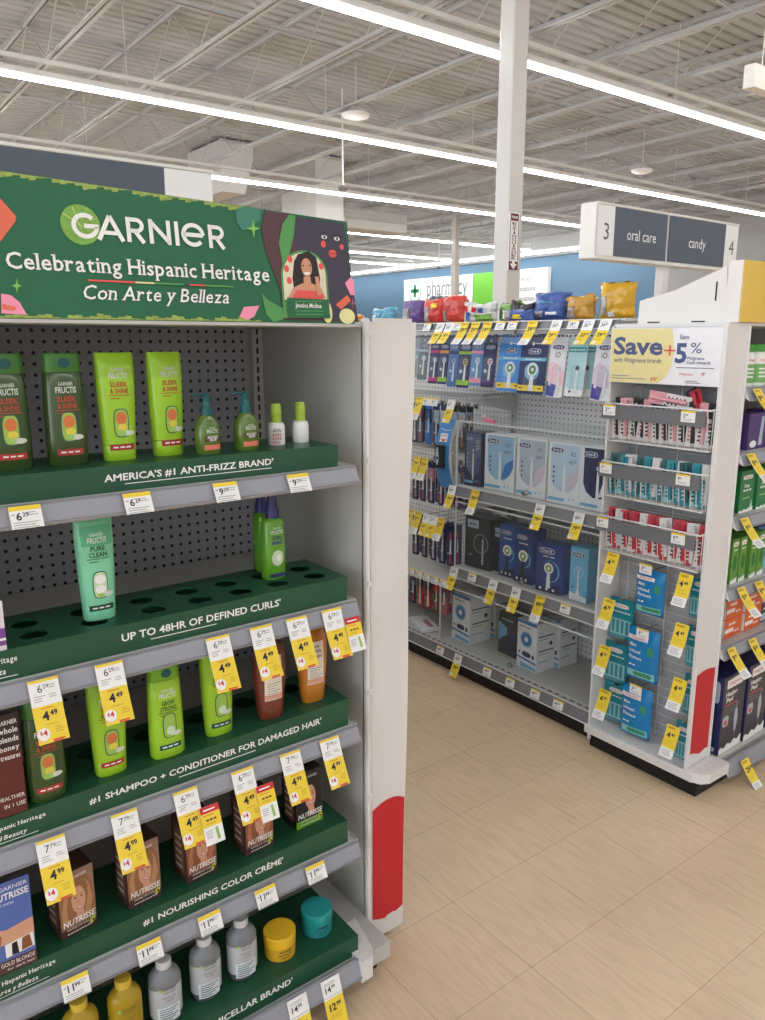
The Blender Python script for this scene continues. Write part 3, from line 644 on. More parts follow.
# ---- price tags of the display
def rl(x, k, s=.0, y=RY): return (x, y-math.sin(TILT)*s-.0075, ZT[k]-math.cos(TILT)*s+.0015)
rt = (-TILT, 0, 0); st = (-R(22), 0, 0)
gA = 'tags on the rails of the green display'
for x, p, l in ((.308, '6.29', 'below the dark green bottles'), (.503, '6.29', 'below the lime bottles'), (.682, '9.29', 'below the pump bottles'), (.85, '9.29', 'below the white serum bottles')):
    put_tag('rail', rl(x, 0, .004), rt, 'small white tag priced %s on the top rail %s' % (p, l), p, group=gA)
for x, p, l in ((.310, '6.29', 'hanging over the dark green shampoo bottle'), (.428, '6.29', 'hanging over the first lime bottle of the middle tray'), (.651, '6.29', 'hanging over the lime bottle by the brown one'),
                (.751, '6.29', 'hanging over the reddish brown bottle'), (.839, '6.29', 'hanging between the brown and amber bottles'), (.931, '6.29', 'hanging at the rail end beside a red-topped coupon')):
    put_tag('sale', rl(x, 1, .006), st, 'sale tag reading 4.49, '+l, p, '4.49', .6, gA)
for x, p, p2, l in ((.296, '7.79', '4.99', 'over the first hair color box of the row'), (.435, '7.79', '4.99', 'over the second hair color box of the row'), (.563, '6.29', '4.49', 'over the third hair color box, next to a coupon'),
                    (.694, '6.29', '4.49', 'over the fourth hair color box, next to a coupon'), (.814, '7.79', '4.99', 'over the dark-haired color box'), (.92, '7.79', '4.99', 'last on its rail next to the side panel')):
    put_tag('sale', rl(x, 2, .006), st, 'sale tag reading '+p2+', '+l, p, p2, .6, gA)
for x, k, l in ((.976, 1, 'red-topped coupon at the end of the rail over the amber bottle'), (.603, 2, 'red-topped coupon hanging over the third hair color box'), (.734, 2, 'red-topped coupon hanging over the fourth hair color box')):
    p = rl(x, k, .034 if k == 1 else .05); put_tag('coupon', (p[0], p[1]-.004, p[2]), st, l, '0', group='coupons')
for x, l in ((.315, 'over the yellow water bottles'), (.465, 'over the first clear water bottle'), (.601, 'over the third clear water bottle'), (.739, 'over the yellow jar'), (.874, 'over the teal jar')):
    put_tag('rail', rl(x, 3, .004), rt, 'white shelf tag priced 11.99 '+l, '11.99', group=gA)
for x, l in ((.776, 'second from the end of the bottom rail'), (.868, 'last on the bottom rail next to the base corner')):
    put_tag('two', (x, 1.347, .108), (-R(20), 0, 0), 'yellow tag priced 14.99, '+l, '14.99', '12.99', .3, gA)
put_tag('rail', (.64, 1.347, .108), (-R(20), 0, 0), 'white tag in the middle of the bottom rail under the clear bottles', '14.99', group=gA)
# ============================================================ PRODUCTS ON THE GREEN DISPLAY
def se_ring(z, a, b, n=2.6, seg=28):
    r = []
    for k in range(seg):
        t = 2*math.pi*k/seg; c, s = math.cos(t), math.sin(t)
        r.append((a*math.copysign(abs(c)**(2/n), c), b*math.copysign(abs(s)**(2/n), s), z))
    return r
class Body:
    """loft of super-ellipse rings with a mapping onto its front"""
    def __init__(s, prof, n=2.6): s.p = prof; s.n = n
    def at(s, z):
        p = s.p
        for q0, q1 in zip(p, p[1:]):
            if q0[0] <= z <= q1[0] and q1[0] > q0[0]:
                t = (z-q0[0])/(q1[0]-q0[0]); return q0[1]+(q1[1]-q0[1])*t, q0[2]+(q1[2]-q0[2])*t
        return p[-1][1:3]
    def front(s, e=.0006):
        def f(u, v):
            a, b = s.at(v); t = min(.97, abs(u/a)); return (u, -b*(1-t**s.n)**(1/s.n)-e, v)
        return f
    def loft(s, mb, mat, z0=None, z1=None):
        rr = [p for p in s.p if (z0 is None or p[0] >= z0-1e-6) and (z1 is None or p[0] <= z1+1e-6)]
        if z0 is not None and (not rr or rr[0][0] > z0): rr = [(z0,)+s.at(z0)]+rr
        if z1 is not None and rr[-1][0] < z1: rr = rr+[(z1,)+s.at(z1)]
        return mb.loft([se_ring(*p[:3], s.n) for p in rr], mat)
DGB = M('dark_bottle', (52, 76, 34), .22, 0, .05, 20, coat=.3); DGC = M('dark_bottle_cap', (66, 118, 48), .3, 0, .05); LIMEB = M('lime_bottle', (150, 196, 42), .3, 0, .04, coat=.2); LIMED = M('lime_cap', (110, 165, 40), .3)
AQUA = M('aqua_bottle', (128, 206, 168), .3, 0, .04, coat=.2); AQC = M('aqua_cap', (92, 176, 138), .3); TEALD = M('teal_dark', (16, 84, 88), .35); NAVYC = M('violet_cap', (50, 48, 108), .35)
FRED = M('fruit_red', (176, 62, 48), .5); FOR = M('fruit_orange', (206, 116, 66), .5); FYE = M('fruit_yellow', (222, 208, 80), .5); FGR = M('fruit_green', (150, 196, 90), .5); DKGRN = M('print_darkgreen', (24, 74, 44), .5); LGRN = M('print_palegreen', (196, 222, 170), .5)
SILV = M('silver_print', (206, 214, 204), .4)
def capsule(b, f, z, rw, rh, ring, fill, style):
    f1, f2, f3 = f
    b.ell(0, z, rw, rh, ring, f1, 24, 3.4); b.ell(0, z, rw*.88, rh*.93, fill, f2, 24, 3.4)
    if style == 'apricot':
        b.ell(0, z+rh*.34, rw*.72, rh*.42, FOR, f3, 18); b.ell(rw*.12, z-rh*.3, rw*.6, rh*.26, FYE, f3, 14); b.ell(0, z-rh*.66, rw*.5, rh*.2, FGR, f3, 14)
    elif style == 'apple':
        b.ell(-rw*.1, z+rh*.34, rw*.7, rh*.4, FGR, f3, 18); b.ell(rw*.1, z-rh*.38, rw*.62, rh*.34, M('apple_pale', (196, 222, 190), .5), f3, 14)
    else:
        b.ell(0, z+rh*.4, rw*.7, rh*.34, WHITE, f3, 18); b.ell(0, z-rh*.3, rw*.7, rh*.3, WHITE, f3, 18); b.ell(0, z-rh*.75, rw*.5, rh*.14, FGR, f3, 12)
def fruct(B, h, lines, lcol, band, ring, style, top=.80, bandtxt=WHITE, sub=False):
    b = MB(); f1, f2, f3 = B.front(.0006), B.front(.0011), B.front(.0016)
    b.text('GARNIER', .0062, 0, h*top, SILV, f1, w=.026, bold=.01); b.text('FRUCTIS', .0105, 0, h*(top-.065), SILV, f1, w=.036, bold=.02)
    for i, t in enumerate(lines): b.text(t, .0088, 0, h*(top-.14-.06*i), lcol, f1, w=min(.034, .0068*len(t)), bold=.025)
    b.grid(-.021, .021, h*(top-.222), h*(top-.215), lcol, f1, 4); b.text('haircare', .004, -.008, h*(top-.255), lcol, f1, w=.018)
    capsule(b, (f1, f2, f3), h*.355, .0145, h*.135, ring, M('capsule_fill', (158, 190, 84), .5) if style != 'aloe' else LGRN, style)
    b.ell(.013, h*.26, .012, h*.025, SILV, f3, 14)
    b.grid(-.023, .023, h*.10, h*.155, band, f1, 6); b.text('million', .005, 0, h*.117, bandtxt, f2, w=.036)
    return b
def shampoo(label, loc, kind, style, lines, rz=0):
    h = .203; o = thing('shampoo_bottle', label, 'bottle', loc, (0, 0, rz), 'hair bottles on the green trays')
    B = Body([(0, .033, .019), (.004, .0362, .0215), (.05, .0362, .0215), (.12, .035, .0205), (.168, .0332, .019), (.169, .0325, .0185), (.171, .0332, .0192), (.199, .0322, .0186), (.203, .0305, .017)])
    body, cap = {'dark': (DGB, DGC), 'lime': (LIMEB, LIMED)}[kind]
    m = MB(); B.loft(m, body, 0, .1695); m.build('body', o); m = MB(); B.loft(m, cap, .170, .203); m.ell(0, .186, .011, .009, TEALD, B.front(.0008), 16); m.build('cap', o)
    fruct(B, h, lines, {'apricot': FRED, 'apple': DKGRN}[style], {'apricot': M('band_red', (168, 46, 44), .5), 'apple': M('band_teal', (14, 84, 72), .5)}[style], TEALD, style, .72).build('label', o); return o
def conditioner(label, loc, kind, style, lines, rz=0):
    h = .203; o = thing('conditioner_bottle', label, 'bottle', loc, (0, 0, rz), 'hair bottles on the green trays')
    B = Body([(0, .0288, .018), (.003, .0305, .0195), (.03, .0315, .0205), (.031, .031, .020), (.032, .0316, .0206), (.1, .0345, .0215), (.16, .0362, .0205), (.195, .0366, .015), (.203, .0362, .009)])
    body, cap = {'lime': (LIMEB, LIMED), 'aqua': (AQUA, AQC)}[kind]
    m = MB(); B.loft(m, body, .032, .203); m.build('body', o); m = MB(); B.loft(m, body if kind == 'lime' else AQUA, 0, .031); m.build('cap', o)
    if kind == 'aqua': m = MB(); m.grid(-.0345, .0345, .150, .198, AQC, B.front(.0004), 10, 4); m.build('neck_band', o)
    fruct(B, h, lines, {'apricot': FRED, 'apple': DKGRN, 'aloe': DKGRN}[style], {'apricot': MT.get('band_red') or M('band_red', (168, 46, 44), .5), 'apple': M('band_teal', (14, 84, 72), .5), 'aloe': DKGRN}[style], TEALD, style, .83).build('label', o); return o
Z1, Z2, Z3, Z4, Z5 = 1.373, 1.065, .761, .436, .155
zl = lambda k, x, y: (x, y, ztop(k, x)-.0005)
SS = ('SLEEK', '& SHINE'); GS = ('GROW', 'STRONG')
shampoo('dark green shampoo bottle cut off by the photo edge on the top tray', (.313, 1.50, Z1), 'dark', 'apricot', SS)
shampoo('dark green shampoo bottle next to the lime pair on the top tray', (.411, 1.50, Z1), 'dark', 'apricot', SS)
conditioner('lime green conditioner bottle on the top tray, standing by the dark green bottle', (.509, 1.507, Z1), 'lime', 'apricot', SS)
conditioner('lime green conditioner bottle on the top tray, standing by the pump bottles', (.610, 1.515, Z1), 'lime', 'apricot', SS, R(9))
conditioner('aqua green aloe conditioner bottle standing alone on the second tray', (.446, 1.505, Z2), 'aqua', 'aloe', ('PURE', 'CLEAN'))
shampoo('dark green shampoo bottle on the middle tray behind a hanging sale tag', zl(3, .311, 1.462), 'dark', 'apricot', SS)
conditioner('lime green conditioner bottle with red label band on the middle tray', zl(3, .435, 1.474), 'lime', 'apricot', SS)
shampoo('lime green shampoo bottle with apple and teal band on the middle tray', zl(3, .552, 1.468), 'lime', 'apple', GS)
conditioner('lime green conditioner bottle with apple label beside the brown bottle', zl(3, .676, 1.484), 'lime', 'apple', GS)
# pump bottles
GEL = M('gel_green', (84, 112, 40), .15, 0, .05, 20, coat=.4)
def pump(label, loc, rz):
    o = thing('pump_bottle', label, 'bottle', loc, (0, 0, rz), 'hair bottles on the green trays')
    B = Body([(0, .0235, .018), (.004, .027, .020), (.04, .027, .020), (.062, .0245, .0185), (.074, .016, .014), (.080, .010, .010)], 2.3)
    m = MB(); B.loft(m, GEL); m.build('body', o)
    m = MB(); m.lathe([(.0, .078), (.0118, .078), (.0118, .092), (.009, .096), (.0075, .110), (.0085, .112), (.0085, .118), (.0, .12)], TEALD, seg=18)
    m.tube([(.002, 0, .1195), (-.016, -.004, .1205), (-.034, -.008, .1195), (-.037, -.009, .1165)], .0024, TEALD, 8); m.build('pump_head', o)
    m = MB(); f = B.front(); f2 = B.front(.001)
    m.text('GARNIER', .004, 0, .052, SILV, f, w=.014); m.text('FRUCTIS', .007, 0, .044, SILV, f, w=.024, bold=.02); m.grid(-.017, .017, .027, .038, M('label_brown', (70, 60, 36), .5), f, 5); m.text('ANTI-FRIZZ', .0048, 0, .033, WHITE, f2, w=.024, bold=.02); m.text('SERUM', .0045, 0, .028, WHITE, f2, w=.015, bold=.02)
    m.grid(-.018, .018, .010, .020, M('label_coral', (216, 120, 96), .5), f, 5); m.build('label', o)
pump('small green serum pump bottle beside the lime conditioner', (.679, 1.476, Z1), R(6)); pump('small green serum pump bottle beside the white bottles', (.768, 1.48, Z1), R(6))
# white oil bottles with lime caps
WB = M('white_bottle', (232, 232, 230), .35)
def oil(label, loc, rz):
    o = thing('serum_bottle', label, 'bottle', loc, (0, 0, rz), 'hair bottles on the green trays')
    m = MB(); m.lathe([(0, 0), (.0175, 0), (.0188, .003), (.0188, .040), (.017, .046), (.0125, .049), (0, .049)], WB, seg=24); m.build('body', o)
    m = MB(); m.lathe([(0, .0475), (.0118, .0475), (.0118, .066), (.0125, .067), (.0112, .086), (.0095, .090), (0, .090)], M('muted_lime_cap', (156, 184, 60), .35), seg=20); m.build('cap', o)
    m = MB(); f = lambda u, v: (.0193*math.sin(u/.0193), -.0193*math.cos(u/.0193), v)
    m.text('GARNIER', .003, 0, .034, INK, f, w=.014); m.text('FRUCTIS', .0045, 0, .029, INK, f, w=.018, bold=.02)
    for i, t in enumerate(SS): m.text(t, .0062, 0, .020-.008*i, FRED, f, w=.021, bold=.02)
    for q in range(4): m.grid(-.011, .009-.003*(q % 2), .003+.002*q, .0038+.002*q, FRED, f, 3)
    m.build('label', o)
oil('small white serum bottle with lime cap, red lettering facing out', (.863, 1.52, Z1), R(-25)); oil('small white serum bottle with lime cap, turned to show its back label', (.928, 1.525, Z1), R(75))
# spray bottles
SPR = M('spray_green', (96, 158, 44), .2, 0, .05, 20, coat=.4)
def spray(label, loc, rz):
    o = thing('spray_bottle', label, 'bottle', loc, (0, 0, rz), 'hair bottles on the green trays')
    B = Body([(0, .025, .017), (.004, .0285, .0195), (.06, .0285, .0195), (.132, .0268, .018), (.139, .024, .016), (.142, .014, .012)], 3)
    m = MB(); B.loft(m, SPR); m.build('body', o)
    m = MB(); m.lathe([(0, .141), (.0155, .141), (.0155, .160), (.0125, .166), (.0105, .180), (.0105, .198), (0, .2)], NAVYC, seg=18); m.build('cap', o)
    m = MB(); f = B.front(); f2 = B.front(.0011); f3 = B.front(.0016)
    m.text('GARNIER', .005, 0, .117, SILV, f, w=.022); m.text('FRUCTIS', .0085, 0, .106, SILV, f, w=.032, bold=.02); m.text('CURL', .0078, 0, .093, NAVYC, f, w=.024, bold=.03); m.text('SHAPE', .0078, 0, .082, NAVYC, f, w=.028, bold=.03)
    m.ell(0, .05, .0155, .018, SILV, f, 22); m.ell(0, .05, .012, .014, LGRN, f2, 22); m.ell(.002, .051, .006, .008, WHITE, f3, 14); m.grid(-.02, .02, .006, .014, NAVYC, f, 5); m.build('label', o)
spray('green curl spray bottle with violet cap, in front of its twin', (.852, 1.532, Z2), R(4)); spray('green curl spray bottle with violet cap, turned sideways behind its twin', (.862, 1.600, Z2), R(80))
# brown and amber treatment bottles, tapering to the foot
def treat(label, loc, col, rz, head):
    o = thing('treatment_bottle', label, 'bottle', loc, (0, 0, rz), 'hair bottles on the green trays')
    B = Body([(0, .0268, .0175), (.003, .0292, .0195), (.02, .0305, .0205), (.08, .0362, .0225), (.12, .0388, .0222), (.15, .0384, .02), (.168, .036, .016), (.178, .030, .011), (.18, .026, .009)], 2.5)
    m = MB(); B.loft(m, col, .026); m.build('body', o); m = MB(); B.loft(m, col, 0, .0255); m.build('cap', o)
    m = MB(); f = B.front(); f2 = B.front(.0011); m.grid(-.0215, .0215, .048, .152, M('label_ivory', (226, 218, 204), .5), f, 8, 4)
    for i, (t, h, w) in enumerate(head): m.text(t, h, 0, .138-.0125*i, M('label_ink', (86, 60, 52), .5), f2, w=w, bold=.015)
    for i in range(6): m.grid(-.016, .016-.006*(i % 3), .088-.006*i, .0895-.006*i, GREYINK, f2, 3)
    m.grid(-.0215, .0215, .05, .062, M('label_blush', (216, 160, 140), .5), f2, 6); m.build('label', o)
HD = (('GARNIER', .005, .02), ('Whole', .009, .03), ('BLENDS', .007, .032))
treat('reddish brown treatment bottle with ivory label on the middle tray', zl(3, .802, 1.476), M('brown_bottle', (112, 52, 36), .3, 0, .05, coat=.3), R(-4), HD)
treat('amber orange treatment bottle with ivory label by the side panel', zl(3, .921, 1.486), M('amber_bottle', (186, 116, 36), .25, 0, .05, coat=.3), R(-4), HD)
# hair color cartons
def color_box(label, loc, rz, bgc, hairc, hair2, skin, sidec, w=.074, h=.142, d=.062, green=False):
    o = thing('hair_color_box', label, 'box', loc, (0, 0, rz), 'hair color boxes on the fourth tray')
    m = MB(); m.box(-w/2, w/2, 0, d, 0, h, sidec, .0012); m.box(-w*.44, w*.44, .004, d-.004, h, h+.0008, sidec); m.build('carton', o)
    m = MB(); L = [(lambda e: (lambda u, v: (u*w, -.0004-e*.0004, v*h)))(e) for e in range(7)]
    m.poly([(-.49, .005), (.49, .005), (.49, .995), (-.49, .995)], bgc, L[0])
    m.poly([(-.49, .16), (-.47, .62), (-.33, .86), (-.05, .95), (.25, .90), (.42, .70), (.47, .45), (.48, .22), (.40, .16)], hairc, L[1])
    if not green: m.poly([(.12, .20), (.30, .22), (.42, .45), (.36, .70), (.22, .82), (.30, .58), (.22, .38)], hair2, L[2]); m.poly([(-.42, .20), (-.28, .2), (-.30, .45), (-.22, .66), (-.12, .80), (-.34, .68), (-.44, .42)], hair2, L[2])
    m.poly([(-.06, .18), (.20, .18), (.14, .40), (-.04, .40)], skin, L[2]); m.ell(.03, .53, .195, .215, skin, L[3], 22)
    m.poly([(-.18, .58), (-.14, .72), (.02, .79), (.2, .72), (.24, .56), (.3, .7), (.2, .85), (0, .9), (-.2, .8)], hairc, L[4])
    LIP = M('lip_print', (176, 74, 72), .5)
    m.ell(.04, .405, .075, .022, LIP, L[4], 14); m.ell(.04, .410, .058, .010, WHITE, L[5], 12)
    for u in (-.05, .12): m.ell(u, .57, .032, .012, BLACK, L[4], 10); m.poly([(u-.05, .605), (u+.05, .612), (u+.05, .622), (u-.05, .615)], hairc, L[4])
    m.poly([(.02, .55), (.05, .47), (.0, .475)], M('nose_print', (190, 128, 104), .5), L[4])
    low = LIMED if green else M('box_brown', (74, 44, 38), .5); m.poly([(-.49, .005), (.49, .005), (.49, .14), (-.49, .14)], low, L[2])
    m.text('GARNIER', .0065, .0*w, .90, WHITE, lambda u, v: (u, -.003, v*h if v > .5 else v), w=.03) if False else m.text('GARNIER', .0062, .1*w, .89*h, WHITE, lambda u, v: (u, -.0028, v), w=.028)
    m.text('NUTRISSE', .0125, 0, .185*h, WHITE, lambda u, v: (u, -.0032, v), w=w*.88, bold=.02, shear=.08); m.text('nourishing color creme', .0055, -.05*w, .115*h, WHITE, lambda u, v: (u, -.0032, v), w=w*.6, shear=.15)
    m.text('permanent haircolor', .004, 0, .05*h, WHITE, lambda u, v: (u, -.0032, v), w=w*.7)
    m.ell(.36, .12, .11, .06, M('avocado_green', (110, 140, 50), .5), L[4], 18, rot=.4); m.ell(.37, .115, .075, .042, FYE, L[5], 16, rot=.4); m.ell(.38, .11, .035, .022, M('avocado_pit', (110, 66, 40), .5), L[6], 12); m.build('front_print', o)
    m = MB(); sf = lambda u, v: (-w/2-.0006, d/2-u, v)
    m.poly([(-.02, .02), (.02, .02), (.02, h-.02), (-.02, h-.02)], M('box_side_print', (120, 84, 66), .5), sf)
    for i in range(5): m.poly([(-.016, .03+.018*i), (.012, .03+.018*i), (.012, .034+.018*i), (-.016, .034+.018*i)], SILV, lambda u, v: (-w/2-.001, d/2-u, v))
    m.build('side_print', o)
BRN = M('box_dark_brown', (70, 44, 38), .45); TAN = M('box_tan_bg', (150, 116, 98), .5); HB = M('hair_blond', (150, 104, 70), .5, 0, .25, 90, stretch=(6, 1, 1)); HB2 = M('hair_honey', (184, 138, 98), .5); HCP = M('hair_copper', (140, 84, 58), .5, 0, .25, 90, stretch=(6, 1, 1)); HC2 = M('hair_copper_lit', (176, 112, 80), .5); HBL = M('hair_black', (34, 26, 26), .5); SKN = M('skin_print', (208, 156, 130), .5)
color_box('brown hair color box with smiling blond model, first of the row', zl(4, .345, 1.462), R(8), TAN, HB, HB2, SKN, BRN)
color_box('brown hair color box with smiling blond model, second of the row', zl(4, .482, 1.463), R(5), TAN, HB, HB2, SKN, BRN)
color_box('brown hair color box with copper-haired model, behind a tag with coupon', zl(4, .612, 1.462), R(5), M('box_rose_bg', (140, 100, 84), .5), HCP, HC2, SKN, BRN)
color_box('brown hair color box with copper-haired model, beside the dark-haired one', zl(4, .758, 1.466), R(3), MT['box_rose_bg'], HCP, HC2, SKN, BRN)
color_box('black and lime hair color box with dark-haired model', zl(4, .902, 1.478), R(2), M('box_dark_bg', (44, 38, 36), .5), HBL, HBL, SKN, M('box_black', (34, 28, 30), .4), w=.078, h=.146, green=True)
# upright printed cards at the tray ends
def card(label, x0, x1, y, z0, z1, draw, mat):
    o = thing('display_card', label, 'card', ((x0+x1)/2, y, z0)); w = (x1-x0)/2; h = z1-z0
    m = MB(); m.box(-w, w, 0, .004, 0, h, mat); m.box(-w, w, .004, .05, .0002, .0015, mat); m.build('panel', o)
    m = MB(); draw(m, w, h, [(lambda e: (lambda u, v: (u, -.0005-e*.0004, v)))(e) for e in range(6)]); m.build('print', o)
HRED = M('card_hair', (92, 40, 34), .45, 0, .35, 60, stretch=(8, 1, 1.5))
def d3(m, w, h, L):
    m.poly([(-w, 0), (w, 0), (w, h*.62), (w*.3, h*.66), (-w, h*.6)], HRED, L[0])
    for i, (t, hh) in enumerate((('GARNIER', .008), ('whole', .0105), ('blends', .0105), ('honey', .0095), ('treasures', .0095))): m.serif(t, hh, w-.036, h*(.9-.085*i), .033, WHITE, L[1])
    m.text('HEALTHIER', .0075, w-.002, h*.16, WHITE, L[1], w=.045, align='r'); m.text('IN 1 USE', .0075, w-.002, h*.08, WHITE, L[1], w=.036, align='r')
card('dark reddish brown printed card standing at the end of the middle tray', .125, .268, 1.4375, ztop(3, .27), .945, d3, M('card_brown', (58, 38, 38), .45))
def d4(m, w, h, L):
    m.poly([(-w, h*.14), (w, h*.14), (w, h), (-w, h)], M('card_blue', (84, 108, 178), .5), L[0])
    m.poly([(-w, h*.45), (-w*.2, h*.52), (w*.3, h*.48), (w, h*.52), (w, h*.34), (-w, h*.3)], SKN, L[1]); m.poly([(-w, h*.14), (-w, h*.5), (-w*.1, h*.55), (w*.15, h*.42), (w*.0, h*.2)], HB, L[2]); m.poly([(-w*.5, h*.2), (-w*.2, h*.42), (w*.02, h*.4), (-w*.1, h*.2)], HB2, L[3])
    m.poly([(w*.2, h*.17), (w*.97, h*.19), (w*.97, h*.35), (w*.2, h*.32)], WHITE, L[2]); m.poly([(w*.36, h*.18), (w*.55, h*.18), (w*.52, h*.32), (w*.38, h*.31)], HBL, L[3]); m.poly([(w*.62, h*.19), (w*.92, h*.2), (w*.86, h*.34), (w*.66, h*.33)], HCP, L[3])
    m.poly([(-w, 0), (w, 0), (w, h*.14), (-w, h*.14)], M('card_foot', (86, 52, 46), .5), L[1])
    m.text('GARNIER', .008, w-.004, h*.91, WHITE, L[1], w=.05, align='r'); m.text('NUTRISSE', .013, w-.003, h*.81, WHITE, L[1], w=.066, bold=.02, align='r', shear=.05); m.text('color creme', .006, w-.03, h*.75, WHITE, L[1], w=.035, align='r')
    m.text('GOLD BLONDE', .0085, w-.003, h*.075, WHITE, L[2], w=.06, align='r'); m.text('for dark hair', .005, w-.003, h*.025, WHITE, L[2], w=.05, align='r')
card('blue printed card with blond hair standing at the end of the fourth tray', .125, .257, 1.4375, ztop(4, .26), .617, d4, M('card_edge', (70, 84, 130), .5))
def d2(m, w, h, L):
    m.poly([(-w, h*.1), (w, h*.1), (w, h*.45), (-w, h*.45)], M('card_violet', (122, 72, 152), .5), L[0]); m.poly([(-w, h*.2), (w, h*.2), (w, h*.25), (-w, h*.25)], WHITE, L[1])
card('white and violet printed card end peeking in at the second tray', .125, .262, 1.4375, Z2, 1.155, d2, M('card_white', (222, 214, 222), .5))
# micellar water bottles
WAT = M('clear_bottle', (176, 182, 188), .12, 0, .04, 20, coat=.4, trans=.55, ior=1.2); YWAT = M('yellow_water', (196, 164, 40), .14, 0, .04, 20, coat=.4, trans=.3, ior=1.25); CAPG = M('frosted_cap', (196, 198, 202), .3); CAPY = M('yellow_cap', (206, 176, 60), .3); LBLW = M('pale_label', (206, 218, 222), .5)
WBASE = M('clear_base', (104, 110, 116), .12, 0, .04, 20, coat=.4, trans=.4, ior=1.2); WMILK = M('milky_water', (196, 200, 206), .18, 0, .04, 20, coat=.4, trans=.15, ior=1.2)
def water(label, loc, mat, cap, yellow):
    o = thing('water_bottle', label, 'bottle', loc, (0, 0, R(-6)), 'micellar water bottles on the base tray')
    B = Body([(0, .031, .023), (.004, .0345, .026), (.02, .0352, .0268), (.098, .0352, .0268), (.112, .0335, .0255), (.122, .026, .021), (.128, .016, .015), (.134, .0135, .0135)], 2.3)
    m = MB(); B.loft(m, mat if yellow else WBASE, 0, .022); B.loft(m, mat if yellow else WMILK, .022, .094); B.loft(m, mat, .094, .132); m.build('body', o)
    m = MB(); m.lathe([(0, .133), (.0165, .133), (.0168, .134), (.0168, .148), (.0158, .150), (0, .150)], cap, seg=22); m.build('cap', o)
    m = MB(); f = B.front(.0008); f2 = B.front(.0013); ik = M('olive_ink', (110, 104, 40), .5) if yellow else M('slate_ink', (84, 90, 98), .5)
    m.ell(-.016, .093, .004, .004, FGR, f, 10); m.text('GARNIER', .0058, .003, .0905, ik, f, w=.032, bold=.02); m.text('SkinActive', .0042, .003, .083, ik, f, w=.026); m.text('MICELLAR', .0045, .002, .071, ik, f, w=.027); m.text('WATER', .0045, .002, .063, ik, f, w=.02)
    m.grid(-.024, .024, .012, .050, LBLW if not yellow else M('label_cream', (226, 206, 150), .5), f, 8, 2)
    for i in range(6): m.grid(-.02, .02-.007*(i % 3), .044-.0055*i, .0462-.0055*i, ik, f2, 4)
    m.build('label', o)
for x, y, l in ((.499, 1.43, 'clear micellar water bottle beside the yellow ones'), (.596, 1.438, 'clear micellar water bottle between two other clear ones'), (.688, 1.44, 'clear micellar water bottle beside the yellow jar')): water(l, (x, y, Z5), WAT, CAPG, False)
water('yellow micellar water bottle beside the clear bottles', (.412, 1.43, Z5), YWAT, CAPY, True); water('yellow micellar water bottle at the dark end of the base tray', (.322, 1.43, Z5), YWAT, CAPY, True)
def jar(label, loc, mat, lid, txt):
    o = thing('cream_jar', label, 'jar', loc, (0, 0, R(-8)), None)
    m = MB(); m.lathe([(0, 0), (.034, 0), (.0372, .003), (.0378, .008), (.0378, .036), (0, .036)], mat, seg=32); m.build('body', o)
    m = MB(); m.lathe([(0, .0362), (.0385, .0362), (.0388, .037), (.0388, .062), (.0376, .0635), (0, .0635)], lid, seg=32); m.build('lid', o)
    m = MB(); f = lambda u, v: (.0386*math.sin(u/.0386), -.0386*math.cos(u/.0386), v); m.text('GARNIER', .0055, 0, .027, INK, f, w=.03, bold=.02); m.text(txt, .0042, 0, .018, INK, f, w=.036); m.text('hair food', .004, 0, .011, INK, f, w=.022); m.build('label', o)
jar('yellow lidded cream jar between the clear bottle and the teal jar', (.790, 1.444, Z5), M('jar_yellow', (206, 162, 44), .3), M('lid_yellow', (232, 186, 44), .35), 'smoothing')
jar('teal lidded cream jar at the end of the base tray', (.902, 1.454, Z5), M('jar_teal', (40, 140, 142), .3), M('lid_teal', (40, 150, 150), .35), 'hydrating')
# ============================================================ ORAL CARE GONDOLA (faces -X)
PEGR = pegboard('pegboard_white', (238, 238, 236), (1, 2), rad=.0036)
RZ = (0, 0, -math.pi/2)
GY0, GY1, GYS = 1.815, 5.2, 2.72
G = thing('gondola_shelving', 'white pegboard store shelving holding the oral care products along the aisle', 'shelving unit', (2.93, 2.72, 0))
b = MB(); b.box(2.9, 2.93, GY0, GYS-.006, .1, 1.655, PEGR); part(b, 'pegboard_panel', G)
b = MB(); b.box(2.9, 2.93, GYS+.006, GY1, .1, 1.655, PEGR); part(b, 'pegboard_panel', G)
for y in (GYS, GYS+.914, GYS+1.83):
    b = MB(); b.box(2.885, 2.93, y-.016, y+.016, .1, 1.655, SHELF); z = .13
    while z < 1.64: b.box(2.8842, 2.8852, y-.003, y+.003, z, z+.016, BLACK); z += .0254
    part(b, 'slotted_upright', G)
b = MB(); b.box(2.47, 3.4, GY0, GY1, 0, .062, KICK); part(b, 'kick_base', G)
b = MB(); b.box(2.46, 2.9, GY0, GY1, .075, .118, SHELF, .003)
for i in range(60):   # slots along the deck's front
    y = GY0+.05+.04*i
    if y < GY1-.05: b.box(2.478, 2.486, y-.012, y+.012, .1175, .1186, INK)
part(b, 'base_deck', G)
def grail(x, y0, y1, zt, H, name='price_rail', t=R(14)):
    b = MB(); s, c = math.sin(t), math.cos(t)
    pf = [(0, -.010), (0, 0), (.003, .004), (.006, 0), (H-.006, 0), (H-.003, .004), (H, 0), (H, -.006), (.006, -.006)]
    pts = [(x-s*a-c*e, zt-c*a+s*e) for a, e in pf]; RG = M('rail_grey', (128, 130, 134), .4, 0, .03, 8)
    b.prism(pts, lambda u, v: (u, y0, v), lambda u, v: (u, y1, v), RG)
    for a in (.001, H-.004): b.box(x-s*a-.006, x-s*a, y0, y1, zt-c*a-.003, zt-c*a+.001, W_)
    return part(b, name, G)
